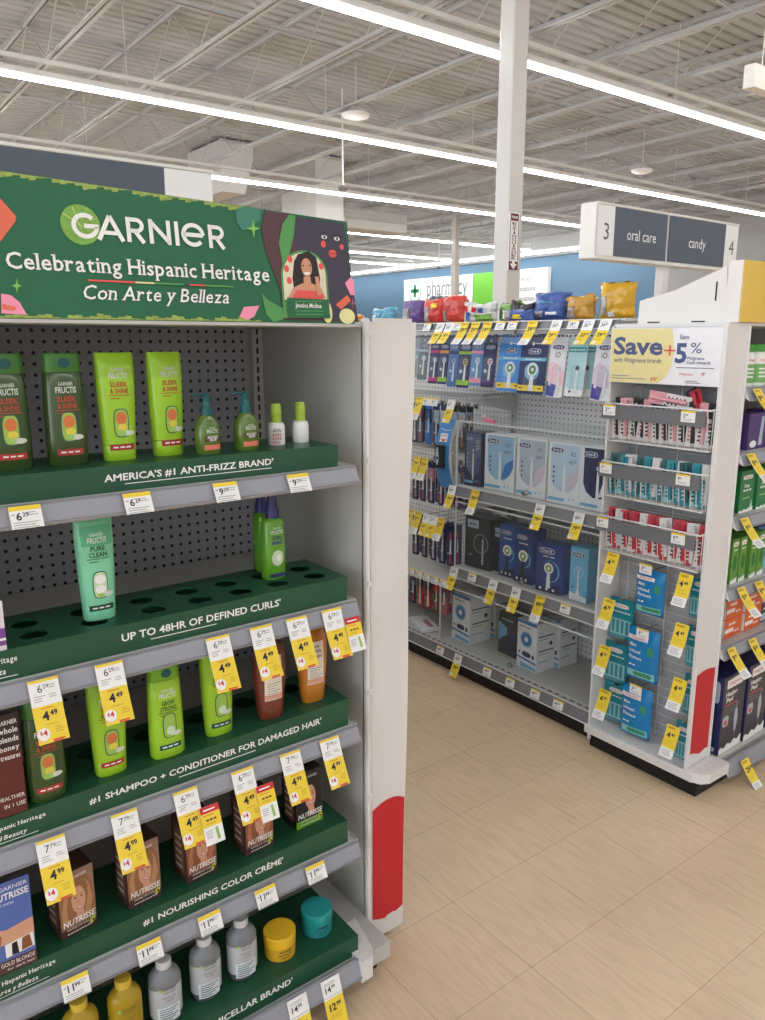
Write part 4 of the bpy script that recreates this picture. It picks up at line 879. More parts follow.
def gshelf(y0, y1, zt, x=2.51, H=.055, th=.02):
    b = MB(); b.box(x, 2.885, y0, y1, zt-th, zt, SHELF); s = part(b, 'shelf', G); r = grail(x-.003, y0, y1, zt, H); r.parent = s; return s
gshelf(GY0, GYS-.002, .925); gshelf(GY0, GYS-.002, .525)
gshelf(GYS+.002, GY1, .445, 2.50, .035)
r = grail(2.452, GY0, GY1, .128, .058)
# top shelf with its tag rail and clip strip
b = MB()
for x in (2.475, 2.60, 2.75, 2.90, 3.05, 3.2, 3.39): b.tube([(x, GY0-.02, 1.672), (x, GY1, 1.672)], .0035, WIRE, 5)
y = GY0-.015
while y < GY1: b.tube([(2.475, y, 1.676), (3.39, y, 1.676)], .0018, WIRE, 4); y += .028
s = part(b, 'top_shelf', G); r = grail(2.468, GY0, GY1, 1.676, .038, t=R(10)); r.parent = s
b = MB(); b.box(2.475, 2.479, GY0, GY1, 1.585, 1.62, BLIS)
for i in range(120):
    y = GY0+.02+i*.02
    if y < 4.1: b.box(2.471, 2.475, y, y+.009, 1.612, 1.618, INK)
part(b, 'ticket_strip', G)
for y0, y1, z in ((2.75, 3.62, 1.33), (2.75, 3.62, 1.05), (2.75, 3.62, .765), (3.65, 4.5, 1.33), (3.65, 4.5, 1.05)):   # cross bars that carry hooks and tag holders
    b = MB(); b.box(2.70, 2.715, y0, y1, z-.012, z+.012, SHELF); 
    for y in (y0, y1): b.box(2.70, 2.885, y-.004, y+.004, z-.02, z+.015, SHELF)
    part(b, 'hook_bar', G)
# plastic wedge bracket on the empty pegboard
b = MB(); b.prism([(2.885, 1.335), (2.885, 1.25), (2.56, 1.318), (2.56, 1.335)], lambda u, v: (u, 2.70, v), lambda u, v: (u, 2.704, v), SHELF)
b.box(2.56, 2.885, 2.66, 2.704, 1.333, 1.337, BLIS); part(b, 'shelf_bracket', G)
# acrylic lock cases
def case(y0, y1, z0, z1, label, x=2.50):
    o = thing('acrylic_case', label, 'display case', (x, (y0+y1)/2, z0), group=None); t = .004; h = z1-z0; w = (y1-y0)/2
    m = MB(); m.box(0, t, -w, w, .004, h, CLEAR); m.build('front_panel', o)
    m = MB(); m.box(t, .36, -w, w, h-t, h, CLEAR); m.build('top_panel', o)
    for s in (-1, 1): m = MB(); m.box(t, .36, s*w-t/2, s*w+t/2, .004, h-t, CLEAR); m.build('side_panel', o)
    EDG = M('acrylic_edge', (206, 214, 216), .25)
    m = MB(); m.box(-.001, .0055, -w-.002, w+.002, h-.004, h+.002, EDG); m.box(-.001, .0055, -w-.002, w+.002, .002, .006, EDG)
    for s in (-1, 1): m.box(-.001, .004, s*w-.003, s*w+.003, .004, h, EDG)
    m.build('edge_trim', o)
    m = MB(); m.lathe([(0, 0), (.013, 0), (.013, .012), (.009, .02), (0, .02)], CHROME, seg=16); m.build('lock', o, (-.0005, -w*.02+.0, .032), (0, -math.pi/2, 0))
case(1.835, 2.705, .926, 1.232, 'clear acrylic lock case on the upper shelf, holding white electric toothbrush boxes')
case(1.835, 2.705, .526, .848, 'clear acrylic lock case on the middle shelf, holding dark blue toothbrush boxes')
case(1.835, 2.80, .119, .415, 'clear acrylic lock case on the base deck, holding water flosser boxes', 2.495)
# ---- cartons in the cases (built facing -Y, turned to face the aisle)
OB = M('brand_navy', (34, 48, 120), .45); BLU = M('box_blue', (62, 122, 190), .4); LBL = M('box_light_blue', (110, 180, 216), .4); NAV = M('box_navy', (28, 38, 84), .4); BOXW = M('box_white', (232, 234, 236), .4); BLK = M('box_charcoal', (40, 42, 46), .4); LILA = M('print_lilac', (214, 198, 214), .5); PALEB = M('print_pale_blue', (186, 210, 230), .5); STEEL = M('print_steel', (176, 192, 206), .5)
def brand(m, u, v, w, f, f2, c=OB, t=WHITE):
    m.ell(u, v, w*.58, w*.2, t, f, 18, 3); m.ell(u, v, w*.54, w*.17, c, f2, 18, 3)
    m.text('Oral-B', w*.2, u, v-w*.09, t, lambda a, b_: (f2(a, b_)[0], f2(a, b_)[1]-.0005, f2(a, b_)[2]), w=w*.8, bold=.02)
def brush(m, u, z0, z1, r, f, f2, head=WHITE, c2=BLU, stick=WHITE):
    m.poly([(u-r*.45, z0), (u+r*.45, z0), (u+r*.28, z1-r), (u-r*.28, z1-r)], stick, f); m.ell(u, z1-r*.6, r, r, head, f, 18); m.ell(u, z1-r*.6, r*.66, r*.66, c2, f2, 16); m.ell(u, z1-r*.6, r*.3, r*.3, head, lambda a, b_: (f2(a, b_)[0], f2(a, b_)[1]-.0004, f2(a, b_)[2]), 12)
def carton(name, label, y, x, z, w, h, d, mat, draw, side=None, rz=0, group='boxed brushes in the lock cases'):
    o = thing(name, label, 'box', (x, y, z), (0, 0, -math.pi/2+rz), group)
    m = MB(); m.box(-w/2, w/2, 0, d, 0, h, mat, .0012); m.box(-w*.45, w*.45, .003, d*.35, h, h+.0007, mat); m.build('carton', o)
    m = MB(); L = [(lambda e: (lambda u, v: (u*w, -.0004-e*.0005, v*h)))(e) for e in range(7)]
    draw(m, w, h, L, [(lambda e: (lambda u, v: (u, -.0004-e*.0005, v)))(e) for e in range(8)]); m.build('front_print', o)
    if side:
        for s in (1,): m = MB(); side(m, d, h, lambda u, v: (s*(w/2+.0006), d/2+u, v), lambda u, v: (s*(w/2+.0011), d/2+u, v)); m.build('side_print', o)
    return o
def dIO(c1, c2, swirl, navy=False):
    def d(m, w, h, L, A):
        m.poly([(-.49, .02), (.49, .02), (.49, .99), (-.49, .99)], c1, L[0])
        m.poly([(-.40, .98), (-.40, .42), (-.30, .28), (-.1, .2), (.15, .2), (.35, .3), (.46, .45), (.46, .98)], c2, L[1])
        m.poly([(.05, .22), (.25, .25), (.4, .36), (.46, .48), (.46, .6), (.2, .5)], swirl, L[2])
        brand(m, -w*.22, h*.88, w*.36, A[2], A[3]); m.text('iO', h*.07, w*.28, h*.80, OB if not navy else WHITE, A[2], bold=-.005); m.text('series', h*.025, w*.28, h*.75, STEEL if not navy else WHITE, A[2])
        m.poly([(-.02, .12), (.07, .12), (.055, .62), (-.005, .62)], WHITE, L[3]); m.ell(w*.025, h*.67, w*.055, w*.055, WHITE, A[4], 16); m.ell(w*.025, h*.67, w*.035, w*.035, STEEL, A[5], 12)
        for i in range(4): m.ell(-w*.3, h*(.6-.08*i), w*.03, h*.018, OB if not navy else PALEB, A[4], 10)
        for i in range(3): m.poly([(.16, .72-.02*i), (.42-.06*i, .72-.02*i), (.42-.06*i, .726-.02*i), (.16, .726-.02*i)], OB if not navy else WHITE, L[4])
        m.poly([(-.46, .05), (.05, .05), (.05, .10), (-.46, .10)], LBL, L[3])
        for i in range(2): m.ell(w*(.2+.12*i), h*.1, w*.03, w*.03, STEEL, A[4], 10)
    return d
NAVG = M('box_midnight', (44, 52, 84), .4)
carton('toothbrush_box', 'midnight blue toothbrush box beside the curved service call box', 2.642, 2.545, .927, .105, .252, .1, NAVG, dIO(NAVG, M('navy_fade', (96, 108, 140), .4), M('navy_glow', (70, 84, 130), .4), True), None, R(4))
lab = ['white electric toothbrush box with blue fade, next to the midnight blue box', 'white electric toothbrush box with pale pink swirl in the middle of the upper case', 'white electric toothbrush box with pale pink swirl, beside the box hidden by the baskets', 'white toothbrush box with a dark navy side, half hidden behind the wire baskets']
for i, (y, c) in enumerate(((2.475, (BOXW, M('io_blue', (150, 190, 222), .45), BLU)), (2.285, (BOXW, STEEL, LILA)), (2.105, (BOXW, PALEB, LILA)), (1.935, (BOXW, NAV, BOXW)))):
    carton('toothbrush_box', lab[i], y, 2.55, .927, .163 if i else .178, .256, .095, BOXW, dIO(*c), None, R(3))
def dPro(col, big, lab_):
    def d(m, w, h, L, A):
        m.poly([(-.49, .01), (.49, .01), (.49, .99), (-.49, .99)], col, L[0]); m.poly([(-.49, .01), (.49, .01), (.49, .2), (-.49, .08)], NAV, L[1])
        brand(m, -w*.1, h*.86, w*.5, A[2], A[3]); m.text(lab_, h*.035, 0, h*.73, WHITE, A[2], w=w*.5)
        m.ell(w*.05, h*.45, w*.36, w*.36, LBL, A[2], 22); m.ell(w*.02, h*.45, w*.33, w*.34, col, A[3], 22)
        brush(m, 0, h*.1, h*.58, w*big, A[4], A[5], WHITE, M('bristle_green', (130, 170, 60), .5), WHITE if big < .2 else BLK)
        for i in range(3): m.ell(w*(-.3+.25*i), h*.07, w*.05, h*.03, WHITE, A[4], 10)
    return d
def dPhil(m, w, h, L, A):
    m.poly([(-.49, .01), (.49, .01), (.49, .99), (-.49, .99)], BLK, L[0]); m.poly([(-.4, .78), (.05, .78), (.05, .94), (-.4, .94)], STEEL, L[1]); m.text('sonic', h*.05, -w*.18, h*.83, BLK, A[2], w=w*.3)
    m.ell(w*.15, h*.5, w*.3, w*.3, M('dial_grey', (120, 126, 130), .4), A[2], 24); m.ell(w*.15, h*.5, w*.26, w*.26, BLK, A[3], 24)
    m.poly([(.2, .1), (.27, .1), (.26, .6), (.21, .6)], STEEL, L[4]); m.ell(-w*.25, h*.25, w*.03, w*.03, STEEL, A[2], 10)
carton('toothbrush_box', 'charcoal toothbrush box with a silver dial print in the middle case', 2.614, 2.56, .527, .16, .25, .1, BLK, dPhil, None, R(3))
def dPh2(m, w, h, L, A):
    m.poly([(-.49, .01), (.49, .01), (.49, .99), (-.49, .99)], BLK, L[0]); m.poly([(-.42, .7), (.3, .7), (.3, .88), (-.42, .88)], STEEL, L[1]); m.text('care', h*.06, -w*.05, h*.75, BLK, A[2], w=w*.4); m.poly([(.36, .05), (.46, .05), (.46, .95), (.36, .95)], STEEL, L[1])
carton('toothbrush_box', 'narrow charcoal box with a white label, next to the blue brush boxes', 2.517, 2.60, .527, .075, .24, .09, BLK, dPh2, None, R(2))
m_ = carton('toothbrush_box', 'deep blue box with round green brush head, first of the blue pair', 2.425, 2.57, .527, .10, .245, .09, M('box_royal', (36, 76, 150), .4), dPro(MT['box_royal'], .26, 'PRO 1000'), None, R(2))
carton('toothbrush_box', 'deep blue box with round green brush head, second of the blue pair', 2.318, 2.56, .527, .105, .245, .09, MT['box_royal'], dPro(M('box_royal_dark', (30, 58, 118), .4), .26, 'PRO 1000'), None, R(2))
carton('toothbrush_box', 'dark blue box with a white brush ring, by the shelf lock', 2.155, 2.545, .527, .135, .215, .08, MT['box_royal'], dPro(M('box_indigo', (40, 62, 130), .4), .18, 'SMART'), None, R(6))
def dL(m, w, h, L, A):
    m.poly([(-.49, .01), (.49, .01), (.49, .99), (-.49, .99)], LBL, L[0]); m.poly([(-.49, .01), (.49, .01), (.49, .1), (-.49, .16)], BOXW, L[1]); brand(m, -w*.05, h*.86, w*.62, A[2], A[3], NAV)
    m.ell(0, h*.55, w*.27, w*.27, PALEB, A[2], 20); m.ell(0, h*.55, w*.23, w*.23, LBL, A[3], 20); brush(m, 0, h*.06, h*.62, w*.10, A[4], A[5]); m.ell(w*.0, h*.14, w*.1, h*.09, WHITE, A[4], 14); m.ell(-w*.3, h*.25, w*.05, w*.05, NAV, A[4], 10)
carton('toothbrush_box', 'light blue toothbrush box with a white brush, beside the side fixture', 2.0, 2.55, .527, .088, .235, .07, LBL, dL, None, R(3))
# bottom case
def dWp(m, w, h, L, A):
    m.poly([(-.49, .01), (.49, .01), (.49, .93), (-.49, .93)], BOXW, L[0]); m.poly([(-.49, .93), (.49, .93), (.49, .995), (-.49, .995)], BLU, L[1]); m.text('waterflosser', h*.04, -w*.1, h*.85, OB, A[1], w=w*.6)
    m.ell(-w*.02, h*.62, w*.3, w*.3, LBL, A[1], 24); m.ell(-w*.02, h*.62, w*.24, w*.24, BLU, A[2], 20); m.ell(-w*.02, h*.62, w*.1, w*.1, WHITE, A[3], 14)
    m.ell(w*.0, h*.31, w*.22, h*.055, NAV, A[1], 16, 3); m.ell(w*.33, h*.3, w*.06, h*.05, BLK, A[1], 12); m.ell(-w*.36, h*.32, w*.04, h*.03, BLK, A[1], 10)
    m.poly([(-.49, .2), (.49, .16), (.49, .20), (-.49, .24)], BLU, L[2]); m.poly([(-.3, .03), (.49, .03), (.49, .09), (-.3, .12)], LBL, L[2])
def sWp(m, d, h, f, f2):
    for z in (.72, .42): m.poly([(-d*.4, h*z), (d*.4, h*z), (d*.4, h*(z+.025)), (-d*.4, h*(z+.025))], NAV, f)
    for z in (.66, .36, .2): m.poly([(-d*.4, h*z), (d*.1, h*z), (d*.1, h*(z+.015)), (-d*.4, h*(z+.015))], GREYINK, f)
    m.ell(d*.25, h*.56, d*.08, d*.08, INK, f, 12)
WPW = dict(w=.125, h=.245, d=.155)
for y, x, l in ((2.74, 2.565, 'white water flosser box with blue top, front one by the acrylic corner'), (2.72, 2.725, 'white water flosser box standing behind the front one by the acrylic corner')):
    carton('water_flosser_box', l, y-.02, x, .119, .135, .245, .14, BOXW, dWp, sWp, R(-3), 'water flosser boxes')
carton('water_flosser_box', 'white water flosser box with blue top beside the black flosser box', 2.285, 2.57, .119, .125, .232, .12, BOXW, dWp, sWp, R(-3), 'water flosser boxes')
carton('water_flosser_box', 'white water flosser box half hidden behind the one by the black box', 2.262, 2.70, .119, .125, .232, .12, BOXW, dWp, sWp, R(-3), 'water flosser boxes')
def dBl(m, w, h, L, A):
    m.poly([(-.49, .01), (.49, .01), (.49, .99), (-.49, .99)], BLK, L[0]); m.poly([(-.49, .3), (.0, .5), (.0, .66), (-.49, .76)], LBL, L[1]); m.text('cordless', h*.05, .0, h*.82, STEEL, A[2], w=w*.7); m.poly([(.1, .1), (.4, .1), (.35, .7), (.15, .7)], NAV, L[1])
carton('water_flosser_box', 'black water flosser box with light blue corner between white boxes', 2.455, 2.62, .119, .12, .21, .1, BLK, dBl, sWp, R(-3), 'water flosser boxes')
# ---- hanging packs on hooks
CARDW = M('pack_white', (232, 230, 232), .4); CARDN = M('pack_navy', (30, 42, 92), .4); CARDB = M('pack_blue', (58, 128, 206), .4); MAG = M('pack_magenta', (188, 60, 130), .5); LIMP = M('pack_lime', (150, 200, 60), .5); PKP = M('pack_pink', (236, 150, 180), .5); TEP = M('pack_teal', (70, 160, 160), .5)
def blister(name, label, x, y, z, w, h, mat, draw, bub=(0, .35, .3, .25), rz=0, group=None, d=.018, tilt=0):
    """hanging card with a clear bubble, origin at the hang hole (top)"""
    o = thing(name, label, 'hanging pack', (x, y, z), (-tilt, 0, -math.pi/2+rz), group); c = .006
    m = MB(); pts = [(-w/2, -h+c), (-w/2+c, -h), (w/2-c, -h), (w/2, -h+c), (w/2, .006), (w/2-c, .012), (.012, .012), (.010, .004), (-.010, .004), (-.012, .012), (-w/2+c, .012), (-w/2, .006)]
    m.prism(pts, lambda u, v: (u, -.0012, v), lambda u, v: (u, .0012, v), mat); m.build('card', o)
    m = MB(); L = [(lambda e: (lambda u, v: (u*w, -.0016-e*.0005, -h+v*h)))(e) for e in range(7)]; A = [(lambda e: (lambda u, v: (u, -.0016-e*.0005, v-h)))(e) for e in range(8)]
    draw(m, w, h, L, A); m.build('print', o)
    if bub:
        bu, bv, bw, bh = bub; r = [[(bu*w+s*(math.copysign(abs(math.cos(t))**.5, math.cos(t)))*bw*w, yy, -h+bv*h+s*math.copysign(abs(math.sin(t))**.5, math.sin(t))*bh*h) for t in [2*math.pi*k/20 for k in range(20)]] for s, yy in ((1.06, -.002), (1, -.006), (.94, -d), )]
        m = MB(); m.loft(r, BLIS, True, False, True); m.build('blister', o)
    return o
def hook(x0, y, z, x1=2.89):
    b = MB(); b.tube([(x1, y, z), (x0+.012, y, z), (x0, y, z+.008)], .0022, CHROME, 5); b.box(x1-.004, x1+.006, y-.012, y+.012, z-.012, z+.012, CHROME); part(b, 'peg_hook', G)
def dRef(top, band, head, c2=BLU, low=None, sub=None):
    def d(m, w, h, L, A):
        m.poly([(-.48, .01), (.48, .01), (.48, .99), (-.48, .99)], top, L[0]); m.ell(0, h*.93, w*.07, w*.05, WHITE, A[1], 10)
        brand(m, 0, h*.80, w*.62, A[1], A[2], OB); m.poly([(-.48, .66), (.48, .66), (.48, .72), (-.48, .72)], band, L[1])
        for q in (-.22, .22) if w > .09 else (0,): pass
        brush(m, .08*w, h*.12, h*.55, w*.2, A[2], A[3], head, c2)
        m.ell(-w*.22, h*.32, w*.12, w*.12, PALEB, A[1], 12)
        if low: m.poly([(-.48, .05), (.48, .05), (.48, .15), (-.48, .15)], low, L[2])
        if sub: m.text(sub, h*.03, 0, h*.08, INK, A[4], w=w*.6, bold=.02)
    return d
gT = 'hanging refill packs along the top bar'
def top(name, l, y, w, h, mat, drw, n=1, x=2.60, z=1.612, **k):
    hook(x-.02, y, z, 2.89); o = blister(name, l, x, y, z, w, h, mat, drw, group=gT, tilt=R(7), **k)
    return o
GRYP = M('pack_grey', (150, 156, 156), .4); NAVB = dRef(CARDN, BLU, WHITE)
top('refill_pack', 'grey clear refill pack hanging beside the white wing panel', 3.13, .07, .20, GRYP, dRef(GRYP, STEEL, WHITE, STEEL), rz=R(6))
top('refill_pack', 'grey clear refill pack, second from the white wing panel', 3.06, .065, .21, M('pack_smoke', (110, 118, 120), .4), dRef(MT['pack_smoke'], STEEL, WHITE, STEEL), rz=R(4))
top('brush_head_pack', 'navy brush head pack with a magenta band at its foot', 2.975, .062, .225, CARDN, dRef(CARDN, MAG, WHITE, BLU, MAG), rz=R(5))
top('brush_head_pack', 'navy brush head pack with a lime band at its foot and orange bar', 2.905, .065, .225, CARDN, dRef(CARDN, M('pack_orange', (214, 150, 70), .5), WHITE, BLU, LIMP), rz=R(3))
top('brush_head_pack', 'mid blue brush head pack between two navy ones', 2.835, .06, .235, CARDB, dRef(M('pack_midblue', (70, 110, 170), .4), CARDN, STEEL, CARDN), rz=R(5))
top('brush_head_pack', 'navy brush head pack with yellow brush and lime foot band', 2.757, .082, .235, CARDN, dRef(CARDN, LIMP, M('brush_yellow', (206, 190, 80), .5), CARDN, LIMP), rz=R(3))
top('brush_head_pack', 'blue brush head pack with pink bands', 2.675, .075, .22, M('pack_skyblue', (84, 140, 190), .4), dRef(MT['pack_skyblue'], PKP, WHITE, BLU, PKP), rz=R(3))
top('brush_head_pack', 'navy brush head pack with a red and white brush', 2.595, .078, .225, CARDN, dRef(CARDN, NAV, WHITE, RED, M('pack_plum', (84, 60, 120), .5)), rz=R(4))
top('brush_head_pack', 'slim mid blue pack tucked beside the bright blue pack', 2.53, .05, .22, CARDB, dRef(MT['pack_midblue'], CARDN, WHITE, BLU), x=2.63, rz=R(2))
def dBig(col):
    def d(m, w, h, L, A):
        m.poly([(-.49, .01), (.49, .01), (.49, .99), (-.49, .99)], col, L[0]); m.poly([(-.49, .055), (.49, .055), (.49, .155), (-.49, .155)], YEL, L[1]); m.ell(-.05*w, h*.88, w*.05, w*.05, WHITE, A[1], 10); m.text('pro health', h*.03, w*.1, h*.87, WHITE, A[1], w=w*.3)
        brand(m, .02*w, h*.75, w*.42, A[1], A[2]); m.poly([(-.49, .58), (.49, .58), (.49, .64), (-.49, .64)], LBL, L[1]); m.text('FlossAction', h*.03, 0, h*.595, WHITE, A[2], w=w*.6)
        m.ell(.0, h*.4, w*.27, w*.27, LBL, A[1], 20); brush(m, .02*w, h*.06, h*.5, w*.2, A[2], A[3], WHITE, M('bristle_leaf', (40, 130, 80), .5)); m.text('4 ct', h*.05, -w*.36, h*.08, INK, A[3], w=w*.16); m.text('2.0', h*.05, w*.36, h*.08, INK, A[3], w=w*.14)
    return d
top('brush_head_pack', 'large bright blue brush head pack with yellow foot band', 2.45, .135, .235, CARDB, dBig(M('pack_azure', (66, 140, 214), .4)), x=2.585, rz=R(3), bub=(0, .3, .22, .22))
top('brush_head_pack', 'large navy brush head pack with yellow foot band', 2.305, .142, .24, CARDN, dBig(CARDN), x=2.57, rz=R(3), bub=(0, .3, .22, .22))
def dIOp(c, foot):
    def d(m, w, h, L, A):
        m.poly([(-.48, .2), (.48, .2), (.48, .99), (-.48, .99)], CARDW, L[0]); m.poly([(-.48, .2), (.48, .2), (.48, .45), (-.2, .6), (-.48, .5)], c, L[1]); m.poly([(-.48, .03), (.0, .01), (.1, .2), (-.48, .26)], foot, L[2]); brand(m, 0, h*.83, w*.6, A[2], A[3]); m.text('iO', h*.09, 0, h*.66, INK, A[2], w=w*.3)
        brush(m, w*.18, h*.08, h*.5, w*.13, A[3], A[4], CARDW, STEEL); m.ell(-w*.3, h*.22, w*.09, w*.09, LILA, A[3], 12)
    return d
top('brush_head_pack', 'white brush head pack with pink fade next to the navy pack', 2.165, .085, .245, CARDW, dIOp(M('pack_blush', (238, 200, 208), .5), M('pack_cobalt', (60, 76, 160), .5)), x=2.56, rz=R(3), bub=(.1, .3, .25, .24))
def dTeal(m, w, h, L, A):
    m.poly([(-.48, .12), (.48, .12), (.48, .99), (-.48, .99)], M('pack_mint', (176, 214, 220), .5), L[0]); m.text('sonic', h*.04, 0, h*.86, RED, A[1], w=w*.5, bold=.02); m.poly([(-.48, .74), (.48, .74), (.48, .83), (-.48, .83)], TEP, L[1]); m.text('replacement', h*.03, 0, h*.765, WHITE, A[2], w=w*.8)
    brush(m, .08*w, h*.1, h*.5, w*.11, A[2], A[3], BLK, BLK, WHITE); m.poly([(-.48, .01), (.48, .01), (.48, .12), (-.2, .1), (-.48, .2)], CARDW, L[2]); m.ell(-w*.2, h*.08, w*.06, w*.06, INK, A[3], 10)
o1 = top('brush_head_pack', 'pale mint brush head pack, front one of a hanging row', 2.058, .088, .235, CARDW, dTeal, x=2.55, rz=R(4), bub=(.08, .3, .2, .24))
for i in range(3):
    dup(o1, 'pale mint brush head pack hanging %s the front one' % ('directly behind', 'second behind', 'third behind')[i], (2.60+.045*i, 2.050-.004*i, 1.612))
top('brush_head_pack', 'white brush head pack with violet fade beside the savings sign', 1.935, .085, .245, CARDW, dIOp(LILA, M('pack_violet', (70, 66, 150), .5)), x=2.56, rz=R(3), bub=(.1, .3, .25, .24))
# ---- second section: rows of hanging toothbrushes
def dTB(c, c2, hd):
    def d(m, w, h, L, A):
        m.poly([(-.47, .01), (.47, .01), (.47, .99), (-.47, .99)], c, L[0]); m.poly([(-.47, .62), (.47, .55), (.47, .9), (-.47, .9)], c2, L[1]); m.poly([(-.16, .06), (.16, .06), (.1, .66), (-.08, .66)], WHITE, L[2]); m.ell(0, h*.74, w*.16, h*.08, hd, A[3], 14, 3); m.poly([(-.16, .06), (.16, .06), (.14, .3), (-.14, .3)], hd, L[3]); m.text('Pro', h*.045, -w*.25, h*.3, WHITE, A[3], w=w*.3)
    return d
ORA = M('tb_orange', (222, 110, 60), .5); DKP = M('tb_plum', (60, 44, 76), .4); PLUMP = M('tb_pink', (190, 130, 150), .5)
row_defs = [(1.275, 2.62, .2, [(3.16, CARDN, DKP, WHITE, 'navy toothbrush pack, topmost shelf row, next to the wing panel'), (3.115, M('tb_grey', (96, 104, 118), .4), CARDN, ORA, 'orange-handled toothbrush pack in the upper row'), (3.05, CARDB, CARDN, BLU, 'blue-handled toothbrush pack in the upper row'), (2.99, CARDN, STEEL, STEEL, 'navy toothbrush pack with silver brush in the upper row'), (2.93, M('tb_slate', (70, 84, 110), .4), CARDW, TEP, 'slate toothbrush pack beside the black packs'), (2.86, BLK, STEEL, STEEL, 'black toothbrush pack behind the service call box'), (2.80, BLK, STEEL, ORA, 'black toothbrush pack beside the acrylic case')]),
            (.985, 2.58, .2, [(3.10, DKP, PLUMP, PLUMP, 'plum toothbrush pack with pink top, first of the second row'), (3.04, DKP, PLUMP, MAG, 'plum toothbrush pack, second of the second row'), (2.975, CARDN, PLUMP, PKP, 'navy and pink toothbrush pack in the second row'), (2.90, CARDN, PLUMP, PKP, 'navy and pink toothbrush pack under the service call box'), (2.84, CARDN, LILA, LILA, 'navy and lilac toothbrush pack under the service call box'), (2.78, CARDN, PLUMP, PKP, 'navy and pink toothbrush pack beside the rail end')]),
            (.695, 2.56, .2, [(3.07, NAV, DKP, PLUMP, 'navy toothbrush pack with rose brush, first of the third row'), (3.0, DKP, NAV, PLUMP, 'plum toothbrush pack in the third row'), (2.93, CARDN, NAV, LILA, 'navy toothbrush pack with lilac brush in the third row'), (2.86, CARDN, NAV, STEEL, 'navy toothbrush pack with silver brush in the third row'), (2.80, NAV, DKP, MAG, 'navy toothbrush pack with dark rose brush by the case'), ]),
            (.405, 2.56, .18, [(3.09, NAV, BLU, RED, 'blue and red toothbrush pack, first of the lowest row'), (3.03, M('tb_red', (176, 50, 52), .4), NAV, WHITE, 'red toothbrush pack with white brush in the lowest row'), (2.965, MT['tb_red'], NAV, WHITE, 'red toothbrush pack, second red one in the lowest row'), (2.90, M('tb_brown', (92, 62, 54), .4), RED, ORA, 'brown and red toothbrush pack in the lowest row'), (2.84, MT['tb_red'], DKP, RED, 'dark red toothbrush pack next to the flosser case')])]
for z, x, h, items in row_defs:
    for y, c, c2, hd, l in items:
        hook(x-.02, y, z+.006, 2.71 if z > .7 else 2.89); o = blister('toothbrush_pack', l, x, y, z, .048, h, c, dTB(c, c2, hd), rz=R(random.uniform(-4, 8)), group='hanging toothbrush packs', bub=(0, .45, .34, .4), d=.016)
        dup(o, l.replace('toothbrush pack', 'pack just behind the'), (x+.045, y-.004, z))
# loose pink brush lying on the upper case, small cartons at the base
o = thing('toothbrush', 'pink and white toothbrush pack lying on top of the upper acrylic case', 'toothbrush', (2.56, 2.56, 1.234), (0, 0, R(62)), None)
m = MB(); m.prism([(-.09, -.012), (.06, -.016), (.09, -.006), (.09, .006), (.06, .016), (-.09, .012)], lambda u, v: (u, v, 0), lambda u, v: (u, v, .003), PKP); m.build('card', o)
m = MB(); m.tube([(-.085, 0, .009), (-.02, 0, .010), (.03, 0, .009), (.085, 0, .010)], .006, M('tb_rose', (214, 120, 150), .4), 8); m.build('handle', o); m = MB(); m.box(.06, .088, -.005, .005, .009, .022, WHITE, .002); m.build('bristles', o)
o = thing('floss_carton', 'flat white carton lying on the base deck under the red toothbrushes', 'box', (2.56, 3.0, .119), (0, 0, R(70)))
m = MB(); m.box(-.10, .10, -.05, .05, 0, .02, BOXW, .001); m.build('carton', o); m = MB(); m.poly([(-.08, -.03), (.03, -.03), (.03, .0), (-.08, .0)], PLUMP, lambda u, v: (u, v, .0206)); m.build('print', o)
# customer service call box
CBL = M('call_blue', (66, 140, 206), .4); CWH = M('call_white', (226, 224, 222), .4)
o = thing('service_call_box', 'curved blue call box reading customer service with a black button unit', 'call box', (2.52, 2.79, .9), (0, 0, R(-80)))
m = MB(); n = 14
def cv(t): return (-.035*math.sin(math.pi*t)*-1 - .02*0, .0)
arcx = [(.045*math.sin(math.pi*i/n), .325*i/n) for i in range(n+1)]   # bowed profile: (out toward viewer, z)
for i in range(n):
    (a0, z0), (a1, z1) = arcx[i], arcx[i+1]
    m.add([(-.042, -a0, z0), (.042, -a0, z0), (.042, -a1, z1), (-.042, -a1, z1)], [(0, 1, 2, 3)], CBL, True)
    m.add([(.042, -a0, z0), (.042, .06-a0, z0), (.042, .06-a1, z1), (.042, -a1, z1)], [(0, 1, 2, 3)], CWH, True); m.add([(-.042, -a0, z0), (-.042, .06-a0, z0), (-.042, .06-a1, z1), (-.042, -a1, z1)], [(0, 1, 2, 3)], CWH, True)
    m.add([(-.042, .06-a0, z0), (.042, .06-a0, z0), (.042, .06-a1, z1), (-.042, .06-a1, z1)], [(0, 1, 2, 3)], CWH, True)
for q in (0, n): a, z = arcx[q]; m.add([(-.042, -a, z), (.042, -a, z), (.042, .06-a, z), (-.042, .06-a, z)], [(0, 1, 2, 3)], CBL)
m.build('body', o)
fz = lambda z: -.045*math.sin(math.pi*z/.325)
m = MB(); m.box(-.03, .022, fz(.16)-.022, fz(.16)-.001, .10, .215, BLK, .006); m.ell(-.012, .16, .010, .045, STEEL, lambda u, v: (u, fz(.16)-.0225, v), 16); m.ell(-.012, .15, .006, .008, BLACK, lambda u, v: (u, fz(.16)-.023, v), 12); m.build('button_unit', o)
m = MB(); g = lambda u, v: (u, fz(v)-.0012, v); m.grid(-.022, .022, .225, .265, WHITE, g, 1, 4); g2 = lambda u, v: (u, fz(v)-.002, v); m.poly([(-.018, .238), (.018, .238), (0, .226)], RED, g2); m.text('press here', .006, 0, .252, RED, g2, w=.034)
